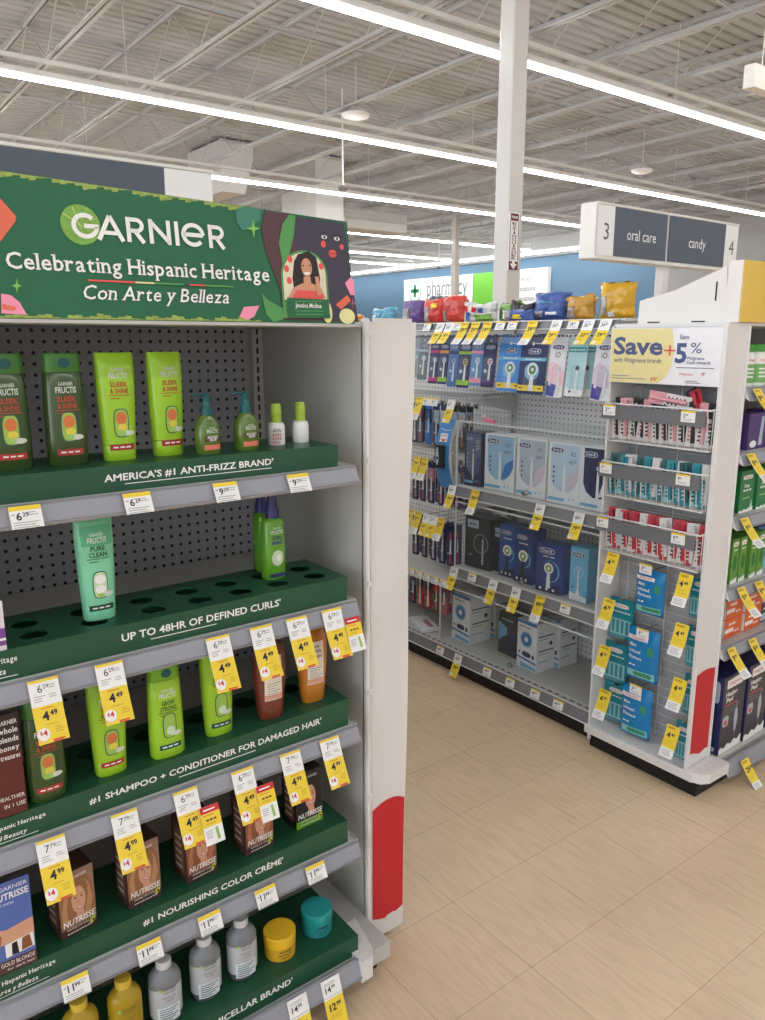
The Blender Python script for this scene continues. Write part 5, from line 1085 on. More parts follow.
m.poly([(-.03, .285), (0, .277), (.034, .281), (.034, .284), (0, .28), (-.03, .288)], WHITE, g); m.build('label', o)
m = MB(); gl = lambda u, v: (.0426, .026-v*1.0+fz(u), u)
m.text('Customer Service', .02, .16, -.008, INK, gl, w=.19); m.build('lettering', o)
# ---- bags on the top shelf
def bag_mat(name, rgb, rough=.28): return M(name, rgb, rough, 0, .2, 40, .9, 30, coat=.4)
def bag(label, y, x, w, h, t, mat, patches, rz=0, lean=0, slump=0, name='candy_bag', seed=1):
    o = thing(name, label, 'bag', (x, y, 1.679), (lean, 0, -math.pi/2+rz), 'bags along the top shelf'); nu, nv = 14, 14; h *= .86
    def sh(u, v, s):
        uu, vv = 2*u-1, 2*v-1
        k = (1-abs(uu)**3)*(1-abs(vv)**4); dp = t*.5*k**.6 if k > 0 else 0
        nn = noise.noise(Vector((u*5+seed*7, v*5, s*3.1)))
        cr = noise.noise(Vector((u*11+seed, v*9, s)))
        z = h*v*(1-slump*(.35+.65*abs(math.sin(u*3+seed))))
        return (w*(u-.5)*(1-.10*math.sin(math.pi*v))+.006*cr, s*(dp+.016*nn*k+.014*cr*k)+.01*nn*v, max(0, z+.010*nn*v))
    m = MB()
    for s in (-1, 1): m.add([sh(i/nu, j/nv, s) for j in range(nv+1) for i in range(nu+1)], [(j*(nu+1)+i, j*(nu+1)+i+1, (j+1)*(nu+1)+i+1, (j+1)*(nu+1)+i) for j in range(nv) for i in range(nu)], mat, True)
    m.build('bag', o)
    m = MB()
    for k, (u0, u1, v0, v1, pm) in enumerate(patches):
        m.grid(u0, u1, v0, v1, pm, lambda u, v: (lambda p: (p[0], p[1]-.003-.0006*k, p[2]))(sh(u, v, -1)), 6, 6)
    if patches: m.build('print', o)
    return o
FOIL = M('foil_silver', (170, 164, 160), .3, .3, .25, 60); BY = bag_mat('bag_yellow', (216, 166, 38)); BG = bag_mat('bag_gold', (190, 140, 40)); BB = bag_mat('bag_blue', (54, 88, 164)); BR = bag_mat('bag_red', (208, 64, 50)); BP = bag_mat('bag_purple', (102, 74, 140)); BGN = bag_mat('bag_green', (112, 160, 48)); BKK = bag_mat('bag_black', (52, 52, 54)); BWH = bag_mat('bag_white', (214, 214, 210)); BTE = bag_mat('bag_teal', (86, 160, 186)); BOR = bag_mat('bag_orange', (230, 140, 50))
bag('upright bright yellow candy bag, the tallest by the white cardboard tray', 1.985, 2.68, .155, .165, .09, BY, [(.03, .30, .12, .62, FOIL), (.35, .55, .08, .2, WHITE)], R(10), 0, 0, seed=2)
bag('crumpled gold candy bag with a silver patch', 2.145, 2.66, .15, .135, .08, BG, [(.15, .5, .02, .6, FOIL)], R(-8), 0, .25, seed=4)
bag('small gold and black candy bag leaning behind the crumpled gold one', 2.245, 2.74, .11, .13, .06, BG, [(.05, .35, .2, .75, BKK)], R(20), 0, .1, seed=9)
bag('large shiny blue candy bag', 2.35, 2.70, .19, .15, .08, BB, [(.1, .4, .08, .3, FOIL), (.5, .8, .15, .25, WHITE), (.2, .7, .55, .62, BTE)], R(6), R(-12), .05, seed=5)
bag('low blue and silver candy bag lying before the large blue one', 2.43, 2.60, .18, .06, .09, BB, [(.1, .4, .1, .8, FOIL), (.5, .8, .2, .6, YEL)], R(-5), 0, .1, seed=12)
bag('black and grey candy bag beside the blue one', 2.485, 2.68, .13, .125, .08, BKK, [(.2, .6, .1, .55, FOIL)], R(12), 0, .3, seed=6)
bag('dark green candy bag with a white round emblem', 2.575, 2.70, .14, .12, .08, BGN, [(.05, .3, .1, .7, BKK), (.4, .68, .2, .62, WHITE)], R(-6), 0, .2, seed=7)
bag('speckled white and green candy bag leaning to one side', 2.735, 2.66, .21, .13, .08, BWH, [(.5, .95, .02, .42, BGN), (.2, .34, .1, .5, BB), (.1, .25, .5, .8, RED), (.4, .55, .55, .85, RED), (.62, .75, .5, .75, BB)], R(4), 0, .25, seed=3)
bag('crumpled orange red candy bag beside the speckled bag', 2.91, 2.66, .17, .165, .09, BR, [(.2, .42, .05, .45, FOIL)], R(-6), 0, .12, seed=8)
bag('orange red candy bag beside the purple one', 3.05, 2.66, .15, .15, .09, BR, [(.1, .42, .08, .7, FOIL), (.5, .8, .6, .8, YEL)], R(6), 0, .1, seed=10)
bag('purple and silver candy bag beside the orange red ones', 3.24, 2.68, .16, .15, .09, BP, [(.05, .5, .1, .7, FOIL)], R(8), 0, .1, seed=11)
bag('pale teal candy bag beyond the purple one', 3.55, 2.72, .22, .13, .09, BTE, [(.1, .4, .1, .6, WHITE)], R(-4), 0, .25, seed=13)
bag('small orange candy bag at the far end above the wing panel', 3.70, 2.62, .14, .085, .08, BOR, [(.3, .6, .1, .5, WHITE)], R(4), 0, .3, seed=14)
o = bag('dark blue bag lying across the purple and red bags', 3.16, 2.82, .26, .17, .05, bag_mat('bag_midnight', (40, 46, 80)), [], R(0), 0, .05, seed=15)
# ---- gondola price tags
gB = 'tags on the oral care shelving'
def gtag(kind, y, z, x, lab_, p1, p2=None, tilt=14, bend=1.0):
    put_tag(kind, (x, y, z), (-R(tilt), 0, -math.pi/2), lab_, p1, p2, bend, gB)
for px, k, l, a, c in ((427, 'small', 'first from the wing panel', '8.99', None), (440, 'two', 'over the magenta banded pack', '24.99', '19.99'), (449, 'two', 'over the lime banded pack', '24.99', '19.99'), (457, 'small', 'over the mid blue pack', '27.99', None), (464, 'side', 'over the navy pack with yellow brush', '29.99', None), (475, 'side', 'over the blue pack with pink bands', '29.99', None), (487, 'side', 'over the red and white brush pack', '19.99', None), (500, 'small', 'over the slim mid blue pack', '21.99', None), (512, 'small', 'over the bright blue pack', '21.99', None), (532, 'side', 'between the bright blue and navy packs', '39.99', None), (556, 'two', 'over the white and pink pack', '34.99', '29.99'), (573, 'small', 'above the mint packs, small white', '28.99', None), (588, 'two', 'over the pale mint packs', '26.99', '22.99'), (605, 'two', 'over the white and violet pack', '34.99', '29.99')):
    y = P('x', 2.45, px, 330).y; gtag(k, y, 1.675, 2.458, ('small white tag' if k == 'small' else 'yellow sale tag' if k == 'side' else 'white and yellow sale tag')+' on the top rail '+l, a, c, 20, 2.2)
for y, k, l in ((3.04, 'side', 'hanging over the orange-handled brush'), (2.975, 'side', 'hanging over the blue-handled brush'), (2.92, 'small', 'over the silver brush'), (2.865, 'small', 'over the black packs'), (2.745, 'two', 'at the end of the upper hook row')):
    gtag(k, y, 1.325, 2.50, ('yellow sale tag ' if k != 'small' else 'small white tag ')+l+' in the upper brush row', '6.99', '5.99', 15, 1)
for y, l in ((2.99, 'wide yellow tag above the plum brush packs'), (2.93, 'yellow tag beside the service call box')): gtag('side', y, 1.03, 2.50, l, '7.99', None, 15, 1)
for y, k, l in ((3.03, 'side', 'first'), (2.965, 'side', 'second'), (2.90, 'two', 'third'), (2.845, 'two', 'fourth'), (2.79, 'side', 'fifth')): gtag(k, y, .752, 2.49, 'yellow tag above the navy brush packs, %s from the wing panel' % l, '5.99', '4.99', 15, 1)
for i, l in enumerate(('first', 'second', 'third', 'fourth', 'fifth')): gtag('small', 3.02-.062*i, .443, 2.492, 'small white tag on the low shelf edge, %s from the wing panel' % l, '3.99', None, 14, 0)
for px, py, k, l in ((453, 487, 'two', 'white and yellow tag on the upper case rail, by the midnight blue box'), (476, 492, 'side', 'yellow curled tag on the upper case rail'), (541, 505, 'two', 'white and yellow tag on the upper case rail under the pink swirl box'), (580, 512, 'two', 'white and yellow tag on the upper case rail nearest the baskets'),
                     (455, 567, 'two', 'white and yellow tag on the middle rail by the flosser corner'), (473, 572, 'small', 'small white tag on the middle rail beside the charcoal box'), (494, 581, 'two', 'white and yellow tag on the middle rail under the narrow charcoal box'), (517, 588, 'two', 'white and yellow tag on the middle rail under the lock'), (541, 596, 'side', 'yellow curled tag on the middle rail under the white ring box'), (566, 606, 'small', 'small white tag on the middle rail under the light blue box'),
                     (441, 643, 'small', 'small white tag on the base rail below the case corner'), (459, 652, 'two', 'white and yellow tag hanging from the base rail over the floor'), (488, 664, 'small', 'small white tag on the base rail below the lock of the flosser case'), (511, 675, 'small', 'small white tag on the base rail below the black flosser box'), (536, 688, 'small', 'small white tag on the base rail below the white flosser box'), (559, 699, 'small', 'small white tag on the base rail close to the side fixture')):
    base = py > 630; up = py < 530; x = 2.437 if base else 2.498; z = .122 if base else (.921 if up else .521)
    p = P('x', x, px, py); gtag(k, max(1.84, p.y), z, x, l, '99.99' if up else '49.99', '79.99', 14, 1.2 if k != 'small' else 0)
# ============================================================ SECOND END DISPLAY WITH SIDE BASKETS
EX0, EX1, EY0, EY1 = 2.42, 3.44, 1.365, 1.80
E_ = thing('display_unit', 'white end display with wire baskets on its aisle side and shelves facing the open floor', 'shelving unit', (2.93, 1.6, 0))
PEGD = pegboard('pegboard_dark', (120, 122, 124), (0, 2))
def ep(mb, n, parent=None):
    o = part(mb, n, E_)
    if parent: o.parent = parent
    return o
b = MB(); b.box(2.60, 3.40, EY1-.015, EY1, .1, 1.645, PEGD); ep(b, 'back_panel')
for x in (2.556, 3.28): b = MB(); b.box(x, x+.008, EY0+.012, EY1, .06, 1.645, SIDE); ep(b, 'side_panel')
b = MB(); b.box(2.665, 2.695, EY1-.04, EY1-.015, .1, 1.64, SHELF); z = .14
while z < 1.62: b.box(2.677, 2.683, EY1-.0412, EY1-.0402, z, z+.016, BLACK); z += .0254
ep(b, 'slotted_upright')
# wing panel facing the floor, white above a red sleeve
def wing2(x0, x1, name='wing_panel'):
    b = MB(); n = 30
    wx2 = lambda u, z: (x0+(x1-x0)*u, EY0-.004*math.sin(u*3)*math.exp(-((z-.93)/.05)**2)+.003*u, z)
    b.add([wx2(j/6, .075+1.57*i/n) for i in range(n+1) for j in range(7)], [(i*7+j, i*7+j+1, (i+1)*7+j+1, (i+1)*7+j) for i in range(n) for j in range(6)], W_, True)
    b.box(x0, x1, EY0+.004, EY0+.008, .075, 1.645, W_)
    for x in (x0-.001, x1-.006): b.box(x, x+.007, EY0-.005, EY0+.012, .075, 1.648, W_, .002)
    wo = ep(b, name)
    r = MB(); u0, u1 = .06, .93
    for i in range(8):
        a, c = u0+(u1-u0)*i/8, u0+(u1-u0)*(i+1)/8; tp = lambda u: .452+.012*math.sin(u*3.1); bt = lambda u: .15-.012*u+.006*math.sin(u*9)
        pts = []
        for u in (a, c): pts += [wx2(u, bt(u)+(tp(u)-bt(u))*q/6) for q in range(7)]
        r.add([(x, y-.0012, z) for x, y, z in pts], [(q, q+7, q+8, q+1) for q in range(6)], RED, True)
    ep(r, 'red_graphic', wo)
wing2(2.405, 2.548)
# niche for the baskets
b = MB(); b.box(2.548, 2.556, EY0+.01, EY1, .06, 1.645, M('niche_grey', (176, 177, 178), .5)); ep(b, 'niche_back')
b = MB(); b.box(2.412, 2.55, EY1-.004, EY1+.004, .03, 1.648, W_); ep(b, 'niche_side')
b = MB(); b.box(2.42, 2.56, EY0+.01, EY1, 1.63, 1.645, W_); ep(b, 'niche_top')
b = MB(); b.box(2.40, 2.55, EY0-.03, EY1+.005, .088, .098, W_); b.box(2.392, 2.402, EY0-.03, EY1+.008, .066, .101, W_, .003); 
for i in range(5): b.ell(2.42, 1.42+.08*i, .0025, .0025, INK, lambda u, v: (u, v, .0986), 8)
ep(b, 'niche_tray')
b = MB(); b.box(2.425, 3.32, EY0-.03, EY1, 0, .066, KICK); ep(b, 'kick_base')
b = MB(); b.box(2.56, 3.30, EY0-.03, EY1-.015, .07, .098, SHELF); ep(b, 'base_deck')
b = MB(); pts = [(2.394, EY0-.02), (2.41, EY0-.055), (2.44, EY0-.072), (2.565, EY0-.072), (2.565, EY0-.004), (2.394, EY0-.004)]
b.prism(pts, lambda u, v: (u, v, .066), lambda u, v: (u, v, .104), W_)
for i in range(7): b.ell(2.44+.018*i, EY0-.03-.018*(i % 2), .002, .002, INK, lambda u, v: (u, v, .1046), 8)
ep(b, 'base_corner')
b = MB(); b.box(2.42, 3.44, EY0+.0, EY1, 1.645, 1.655, W_); ep(b, 'top_cover')
# wire grid on the niche back
b = MB()
for i in range(40): z = .12+.0375*i; b.tube([(2.537, EY0+.03, z), (2.537, EY1-.02, z)], .0016, WIRE, 4)
for i in range(3): y = EY0+.05+.17*i; b.tube([(2.541, y, .1), (2.541, y, 1.62)], .0026, WIRE, 5)
ep(b, 'wire_grid')
# end shelves
EZ = [1.445, 1.227, 1.002, .746, .524]
LAV = M('rail_lavender', (158, 156, 168), .4, 0, .03, 8)
for z in EZ:
    b = MB(); b.box(2.566, 3.28, EY0+.0, EY1-.02, z-.018, z, SHELF); s = ep(b, 'shelf')
    b = rail_mesh(2.556, 3.29, EY0-.005, z, .046, R(22)); ep(b, 'price_rail', s)
b = rail_mesh(2.575, 3.29, EY0-.06, .10, .062, R(14)); ep(b, 'price_rail')
# ---- savings sign
SX = 2.403; p0 = P('x', SX, 612, 326); p1 = P('x', SX, 724, 329); sy0, sy1 = p1.y, p0.y; sz0, sz1 = 1.452, 1.64
o = thing('savings_sign', 'yellow and white sign reading Save + 5% fixed above the wire baskets', 'sign', (SX, (sy0+sy1)/2, sz0), (0, 0, -math.pi/2)); w = (sy1-sy0)/2; h = sz1-sz0
PAY = M('sign_pale_yellow', (226, 214, 152), .45); PAW = M('sign_pale_white', (232, 231, 234), .45); SBL = M('sign_slate_blue', (74, 88, 128), .5); SRD = M('sign_coral', (214, 82, 76), .5)
b = MB(); b.box(-w, w, 0, .006, 0, h, PAW); b.box(-w-.004, w+.004, .006, .012, -.004, h+.004, CLEAR); b.build('board', o)
b = MB(); f = lambda u, v: (-w+u*2*w, -.0006, v*h); f2 = lambda u, v: (-w+u*2*w, -.0012, v*h); fa = lambda u, v: (-w+u, -.0014, v)
b.poly([(.008, .01), (.47, .01), (.54, .12), (.585, .3), (.60, .55), (.59, .8), (.57, .99), (.008, .99)], PAY, f)
W2 = 2*w
b.text('Save', .056, .268*W2, .53*h, SBL, fa, w=.465*W2, bold=.03); b.text('+', .048, .565*W2, .47*h, SRD, fa, w=.10*W2, bold=-.005)
b.text('Earn', .014, .685*W2, .80*h, SBL, fa, w=.075*W2, bold=.01); b.text('5', .060, .665*W2, .40*h, SBL, fa, w=.10*W2, bold=.03); b.text('%', .034, .79*W2, .56*h, SBL, fa, w=.095*W2, bold=.0)
b.text('with Walgreens brands', .0165, .27*W2, .375*h, SBL, fa, w=.45*W2); b.text('Walgreens', .010, .79*W2, .45*h, SBL, fa, w=.15*W2, bold=.01); b.text('Cash rewards', .010, .82*W2, .375*h, SBL, fa, w=.20*W2, bold=.01)
b.poly([(.63, .30), (.95, .30), (.95, .315), (.63, .315)], GREYINK, f2); b.text('Walgreens', .0085, .72*W2, .175*h, SRD, fa, w=.12*W2, shear=.2); b.text('W', .012, .86*W2, .175*h, SRD, fa, w=.035*W2, shear=.4, bold=.01); b.text('W', .014, .43*W2, .05*h, SRD, fa, w=.07*W2, shear=.4, bold=.01)
for i, (u0, u1, v) in enumerate(((.03, .2, .12), (.03, .36, .07), (.72, .82, .07), (.72, .85, .04))): b.poly([(u0, v), (u1, v), (u1, v+.014), (u0, v+.014)], GREYINK, f2)
b.build('lettering', o)
# ---- wire baskets
STRIP = M('strip_grey', (112, 114, 118), .45, 0, .03, 8)
def basket(label, zr, zb, y0=1.380, y1=1.793):
    xf, xb = 2.385, 2.530; tp = .018
    o = thing('wire_basket', label, 'basket', (xf, (y0+y1)/2, zb), group='wire baskets on the side fixture'); c = Vector(o.location); q = lambda x, y, z: tuple(Vector((x, y, z))-c)
    b = MB(); rim = [(xf, y0, zr), (xf, y1, zr), (xb, y1, zr+.012), (xb, y0, zr+.012)]; b.tube([q(*p) for p in rim], .0034, WIRE, 6, True)
    bot = [(xf+tp, y0+.01, zb), (xf+tp, y1-.01, zb), (xb, y1-.01, zb), (xb, y0+.01, zb)]; b.tube([q(*p) for p in bot], .003, WIRE, 6, True)
    mid = [(xf+tp*.55, y0+.006, zr-.6*(zr-zb)), (xf+tp*.55, y1-.006, zr-.6*(zr-zb))]
    n = 19
    for i in range(n):
        y = y0+.012+(y1-y0-.024)*i/(n-1); b.tube([q(xf, y, zr), q(xf+tp, y, zb), q(xb, y, zb), q(xb, y, zr+.01)], .0017, WIRE, 5)
    for yy, d in ((y0, .01), (y1, -.01)):
        for i in range(1, 8): x = xf+(xb-xf)*i/8; b.tube([q(x, yy, zr+.012*i/8), q(xf+tp+(xb-xf-tp)*i/8, yy+d, zb)], .0017, WIRE, 5)
        b.tube([q(xf+tp*.5, yy+d/2, (zr+zb)/2), q(xb, yy+d/2, (zr+zb)/2)], .0017, WIRE, 5)
    for i in range(1, 7): x = xf+tp+(xb-xf-tp)*i/7; b.tube([q(x, y0+.01, zb), q(x, y1-.01, zb)], .0017, WIRE, 5)
    for zz in (.35, .7): b.tube([q(xb, y0, zb+(zr-zb)*zz), q(xb, y1, zb+(zr-zb)*zz)], .0017, WIRE, 5)
    b.build('wire_frame', o)
    b = MB(); b.box(xf-.006-c.x, xf-.003-c.x, y0+.015-c.y, y1+.01-c.y, zr-.055-c.z, zr-.006-c.z, STRIP); b.box(xf-.008-c.x, xf-.003-c.x, y0+.015-c.y, y1+.01-c.y, zr-.0085-c.z, zr-.0055-c.z, STRIP); b.build('label_strip', o)
    return o
BZ = ((1.376, 1.240), (1.164, 1.035), (.960, .828))
for (zr, zb), l in zip(BZ, ('top wire basket heaped with pink and white packs', 'middle wire basket holding teal packs', 'lowest wire basket holding red and white packs')): basket('white '+l, zr, zb)
# packs heaped in the baskets
def slim(label, c1, c2, c3, loc, rot, kind=0, L_=.17):
    o = thing('travel_pack', label, 'pack', loc, rot, None)
    m = MB(); m.prism([(-.022, 0), (.022, 0), (.022, L_-.012), (.010, L_), (-.010, L_), (-.022, L_-.012)], lambda u, v: (u, -.0012, v), lambda u, v: (u, .0012, v), c1); m.build('card', o)
    m = MB(); f = lambda u, v: (u, -.002, v); m.poly([(-.021, .10), (.021, .085), (.021, .15), (-.021, .15)], c2, f)
    for i in range(5): m.poly([(-.016, .02+.014*i), (.012-.004*(i % 2), .02+.014*i), (.012, .026+.014*i), (-.016, .026+.014*i)], c3, f)
    m.build('print', o); m = MB(); m.tube([(0, -.010, .012), (0, -.012, .07), (0, -.010, .14)], .0075, BLIS if kind else c2, 8); m.build('handle', o)
    return o
rg = random.Random(5)
wh, rd, pk, tl, tl2, nv = M('pk_white', (226, 222, 220), .4), M('pk_red', (196, 44, 60), .4), M('pk_pink', (226, 160, 170), .4), M('pk_teal', (24, 140, 156), .4), M('pk_mint', (150, 206, 210), .4), INK
word = ['first', 'second', 'third', 'fourth', 'fifth', 'sixth', 'seventh', 'eighth', 'ninth', 'tenth', 'eleventh', 'twelfth']
protos = {}
def fill(k, key, cols, n, desc, zb, L_):
    """packs standing fanned behind the front wires"""
    for i in range(n):
        y = 1.405+.365*i/(n-1); ci = i % len(cols)
        rot = (R(rg.uniform(-9, -4)), R(rg.uniform(-5, 5)), -math.pi/2+R(34+rg.uniform(-4, 4))); loc = (2.437+.006*rg.random(), y, zb+.006)
        lab_ = '%s pack in the %s wire basket, %s from the wing panel' % (desc[ci], k, word[i])
        pr = protos.get((key, ci))
        if pr is None: protos[(key, ci)] = slim(lab_, *cols[ci], loc, rot, 0, L_)
        else: dup(pr, lab_, loc, rot)
fill('top', 'a', [(wh, nv, nv), (wh, pk, nv), (wh, nv, rd)], 12, ['white and black', 'white and pink', 'white and dark'], BZ[0][1], .105)
fill('middle', 'b', [(tl, wh, tl2), (tl2, tl, nv), (tl, TEALD, wh)], 12, ['teal and white', 'pale mint', 'deep teal'], BZ[1][1], .098)
fill('lowest', 'c', [(wh, rd, nv), (rd, wh, wh), (wh, rd, nv)], 12, ['white and red', 'red', 'white with red topped'], BZ[2][1], .09)
for i, (y, z, ry, rz_, c, l) in enumerate(((1.50, 1.362, 80, 8, (pk, wh, rd), 'pink and white pack lying on top of the heap'), (1.60, 1.374, 84, -14, (wh, rd, nv), 'white pack with red print crossing the heap top'), (1.66, 1.362, 86, 12, (pk, wh, nv), 'pale pink pack lying at the outer end of the heap'), (1.56, 1.388, 82, 22, (wh, pk, nv), 'white pack with pink bar slanting over the heap'), (1.70, 1.372, 96, -24, (wh, nv, pk), 'white pack with dark bar sticking out of the heap'))):
    slim(l+' in the top basket', *c, (2.445+.012*(i % 3), y-.07, z), (R(-12), R(-ry), -math.pi/2+R(rz_)), 0, .15)
slim('dark red pack standing up out of the top basket', M('pk_maroon', (110, 44, 56), .4), rd, wh, (2.44, 1.43, 1.30), (R(-8), R(-24), -math.pi/2), 0, .125); slim('grey pack standing beside the dark red one in the top basket', M('pk_grey', (128, 130, 136), .4), nv, wh, (2.47, 1.455, 1.30), (R(-6), R(-26), -math.pi/2), 0, .12)
for y, zr, l, p in ((1.768, BZ[0][0], 'outer end of the top basket', '2.99'), (1.455, BZ[0][0], 'top basket near the wing panel', '2.99'), (1.768, BZ[1][0], 'outer end of the middle basket', '1.99'), (1.455, BZ[1][0], 'middle basket near the wing panel', '1.99'), (1.768, BZ[2][0], 'outer end of the lowest basket', '0.99'), (1.455, BZ[2][0], 'lowest basket near the wing panel', '0.99')):
    put_tag('small', (2.376, y, zr-.004), (0, 0, -math.pi/2), 'white shelf tag on the strip at the '+l, p, None, 0, 'tags on the wire baskets')
# ---- peg packs below the baskets
TBL = M('peg_teal', (20, 136, 150), .4); BLP = M('peg_blue', (24, 128, 190), .35, 0, .08, 20); MNT = M('peg_mint', (140, 206, 206), .4)
def ehook(y, z, x0=2.44): b = MB(); b.tube([(2.54, y, z), (x0+.012, y, z), (x0, y, z+.007)], .002, CHROME, 5); ep(b, 'peg_hook')
def pouch(label, y, z, x, w, h, rz):
    ehook(y, z, x-.02); o = thing('flosser_pouch', label, 'hanging pack', (x, y, z), (0, 0, -math.pi/2+rz), 'hanging packs below the baskets')
    def sh(u, v, s):
        k = max(0, (1-abs(2*u-1)**3)*(1-abs(2*v-1)**3)); return (w*(u-.5), s*(.018*k**.6+.004*noise.noise(Vector((u*5, v*6+y*9, s)))*k), -h+h*v+.0)
    m = MB(); n = 10
    for s in (-1, 1): m.add([sh(i/n, j/n, s) for j in range(n+1) for i in range(n+1)], [(j*(n+1)+i, j*(n+1)+i+1, (j+1)*(n+1)+i+1, (j+1)*(n+1)+i) for j in range(n) for i in range(n)], BLP, True)
    m.build('pouch', o)
    m = MB(); f = lambda e: (lambda u, v: (lambda p: (p[0], p[1]-.003-e*.0012, p[2]))(sh(min(1, max(0, u/w+.5)), min(1, max(0, v)), -1)))
    m.grid(-w*.46, w*.2, .78, .86, WHITE, f(0), 6, 2); m.text('Walgreens', .009, -w*.12, .805, SRD, lambda u, v: f(1)(u, .805+(v-.805)/h), w=w*.45)
    for i, t in enumerate(('Mint', 'Infused', 'Flossers')): m.text(t, .0115, -w*.36, 0, WHITE, (lambda q: (lambda u, v: f(1)(u, q+v/h)))(.66-.12*i), w=.011*len(t)*.62, bold=.02, align='l')
    m.text('75 ct', .009, -w*.36, 0, WHITE, lambda u, v: f(1)(u, .27+v/h), w=.03, align='l')
    m.grid(-w*.42, w*.44, .06, .2, MNT, f(0), 8, 2)
    for i in range(4): m.ell(-w*.1+.017*i, .14, .012, .045, M('peg_leaf', (60, 150, 110), .5), f(2), 10, rot=.0)
    m.ell(w*.3, .62, .012, .09, MT['peg_leaf'], f(2), 12); m.build('print', o)
pouch('large blue flosser pouch hanging just under the lowest basket', 1.60, .775, 2.462, .115, .17, R(4))
pouch('large blue flosser pouch hanging in the middle of the wire grid', 1.61, .545, 2.460, .13, .205, R(3)); pouch('large blue flosser pouch at the bottom, resting near the tray', 1.615, .312, 2.452, .125, .20, R(4))
def dFl(m, w, h, L, A):
    m.poly([(-.47, .05), (.47, .05), (.47, .98), (-.47, .98)], TBL, L[0]); m.ell(0, h*.87, w*.3, h*.06, WHITE, A[1], 16, 3); m.text('Walgreens', h*.05, 0, h*.85, SRD, A[2], w=w*.5); m.text('Dental Picks', h*.06, 0, h*.68, WHITE, A[1], w=w*.8); m.poly([(-.42, .1), (.42, .1), (.42, .52), (-.42, .52)], MNT, L[1])
    for i in range(4): m.poly([(-.36+.19*i, .14), (-.24+.19*i, .14), (-.24+.19*i, .48), (-.36+.19*i, .48)], TBL, L[2])
for y, z, x, l in ((1.738, .612, 2.49, 'upper'), (1.75, .428, 2.488, 'middle'), (1.735, .262, 2.488, 'lowest')):
    ehook(y, z+.004, x-.02); blister('dental_pack', 'teal dental pick pack, %s one of the outer column' % l, x, y, z, .105, .15, TBL, dFl, (0, .3, .42, .22), R(3), 'hanging packs below the baskets', d=.028)
for y, z, x, l in ((1.432, .775, 2.50, 'top'), (1.43, .59, 2.50, 'second'), (1.425, .405, 2.50, 'third'), (1.42, .235, 2.46, 'lowest')):
    ehook(y, z+.004, x-.02); blister('dental_pack', 'slim teal dental pack close to the wing panel, %s of its column' % l, x, y, z, .062, .145, TBL, dFl, (0, .3, .40, .26), R(2), 'hanging packs below the baskets', d=.02)
gC = 'yellow tags on the wire grid'
for px, py, l, p in ((609, 553, 'outer column, just under the lowest basket', '4.79'), (605, 599, 'outer column, second from the top', '4.79'), (601, 646, 'outer column, third from the top', '4.79'), (601, 690, 'outer column, lowest', '4.79'), (682, 574, 'panel column, just under the lowest basket', '4.49'), (678, 624, 'panel column, second from the top', '4.49'), (676, 679, 'panel column, third from the top', '4.49'), (669, 726, 'panel column, lowest', '4.49')):
    p_ = P('x', 2.398, px+5, py); put_tag('side', (2.398, p_.y, p_.z), (-R(14), 0, -math.pi/2), 'yellow and white price tag of the '+l, p, None, 1.3, gC)
for px, py, l in ((646, 564, 'upper'), (643, 629, 'middle'), (636, 685, 'lowest')):
    p_ = P('x', 2.43, px, py); put_tag('small', (2.43, p_.y, p_.z), (0, 0, -math.pi/2), 'small white tag on the %s blue flosser pouch' % l, '3.79', None, 0, gC)
# ---- goods on the end shelves (facing -Y)
def fbox(name, label, x, y, z, w, h, d, mat, draw, grp, rz=0, side=None):
    o = thing(name, label, 'box', (x, y, z), (0, 0, rz), grp)
    m = MB(); m.box(-w/2, w/2, 0, d, 0, h, mat, .0012); m.box(-w*.46, w*.46, .003, d-.004, h, h+.0007, mat); m.build('carton', o)
    m = MB(); L = [(lambda e: (lambda u, v: (u*w, -.0004-e*.0005, v*h)))(e) for e in range(7)]; A = [(lambda e: (lambda u, v: (u, -.0004-e*.0005, v)))(e) for e in range(8)]
    draw(m, w, h, L, A); m.build('front_print', o)
    if side: m = MB(); side(m, d, h, lambda e: (lambda u, v: (-w/2-.0006-e*.0005, d/2-u, v))); m.build('side_print', o)
    return o
GBX = M('sleep_green', (28, 118, 66), .4); HPN = M('pad_navy', (36, 38, 84), .4); HPG = M('pad_charcoal', (58, 56, 66), .4); ORX = M('box_orange', (222, 100, 44), .4); PUR = M('box_purple', (78, 54, 116), .4); BXB = M('box_deep_blue', (44, 92, 150), .4); GSL = M('slim_green', (92, 150, 60), .4)
def wave(m, L, c=WHITE, hh=.12): m.poly([(-.49, .0)]+[(-.49+.98*i/16, hh*(.35+.3*(math.sin(i*1.3)+1)/2+.35*(i/16))) for i in range(17)]+[(.49, .0)], c, L[1])
def wlogo(m, w, h, v, A, wd=.7): m.ell(-w*.02, h*v, w*wd*.5, h*.05, WHITE, A[1], 18, 4); m.text('Walgreens', h*.045, -w*.02, h*(v-.02), SRD, A[2], w=w*wd*.75)
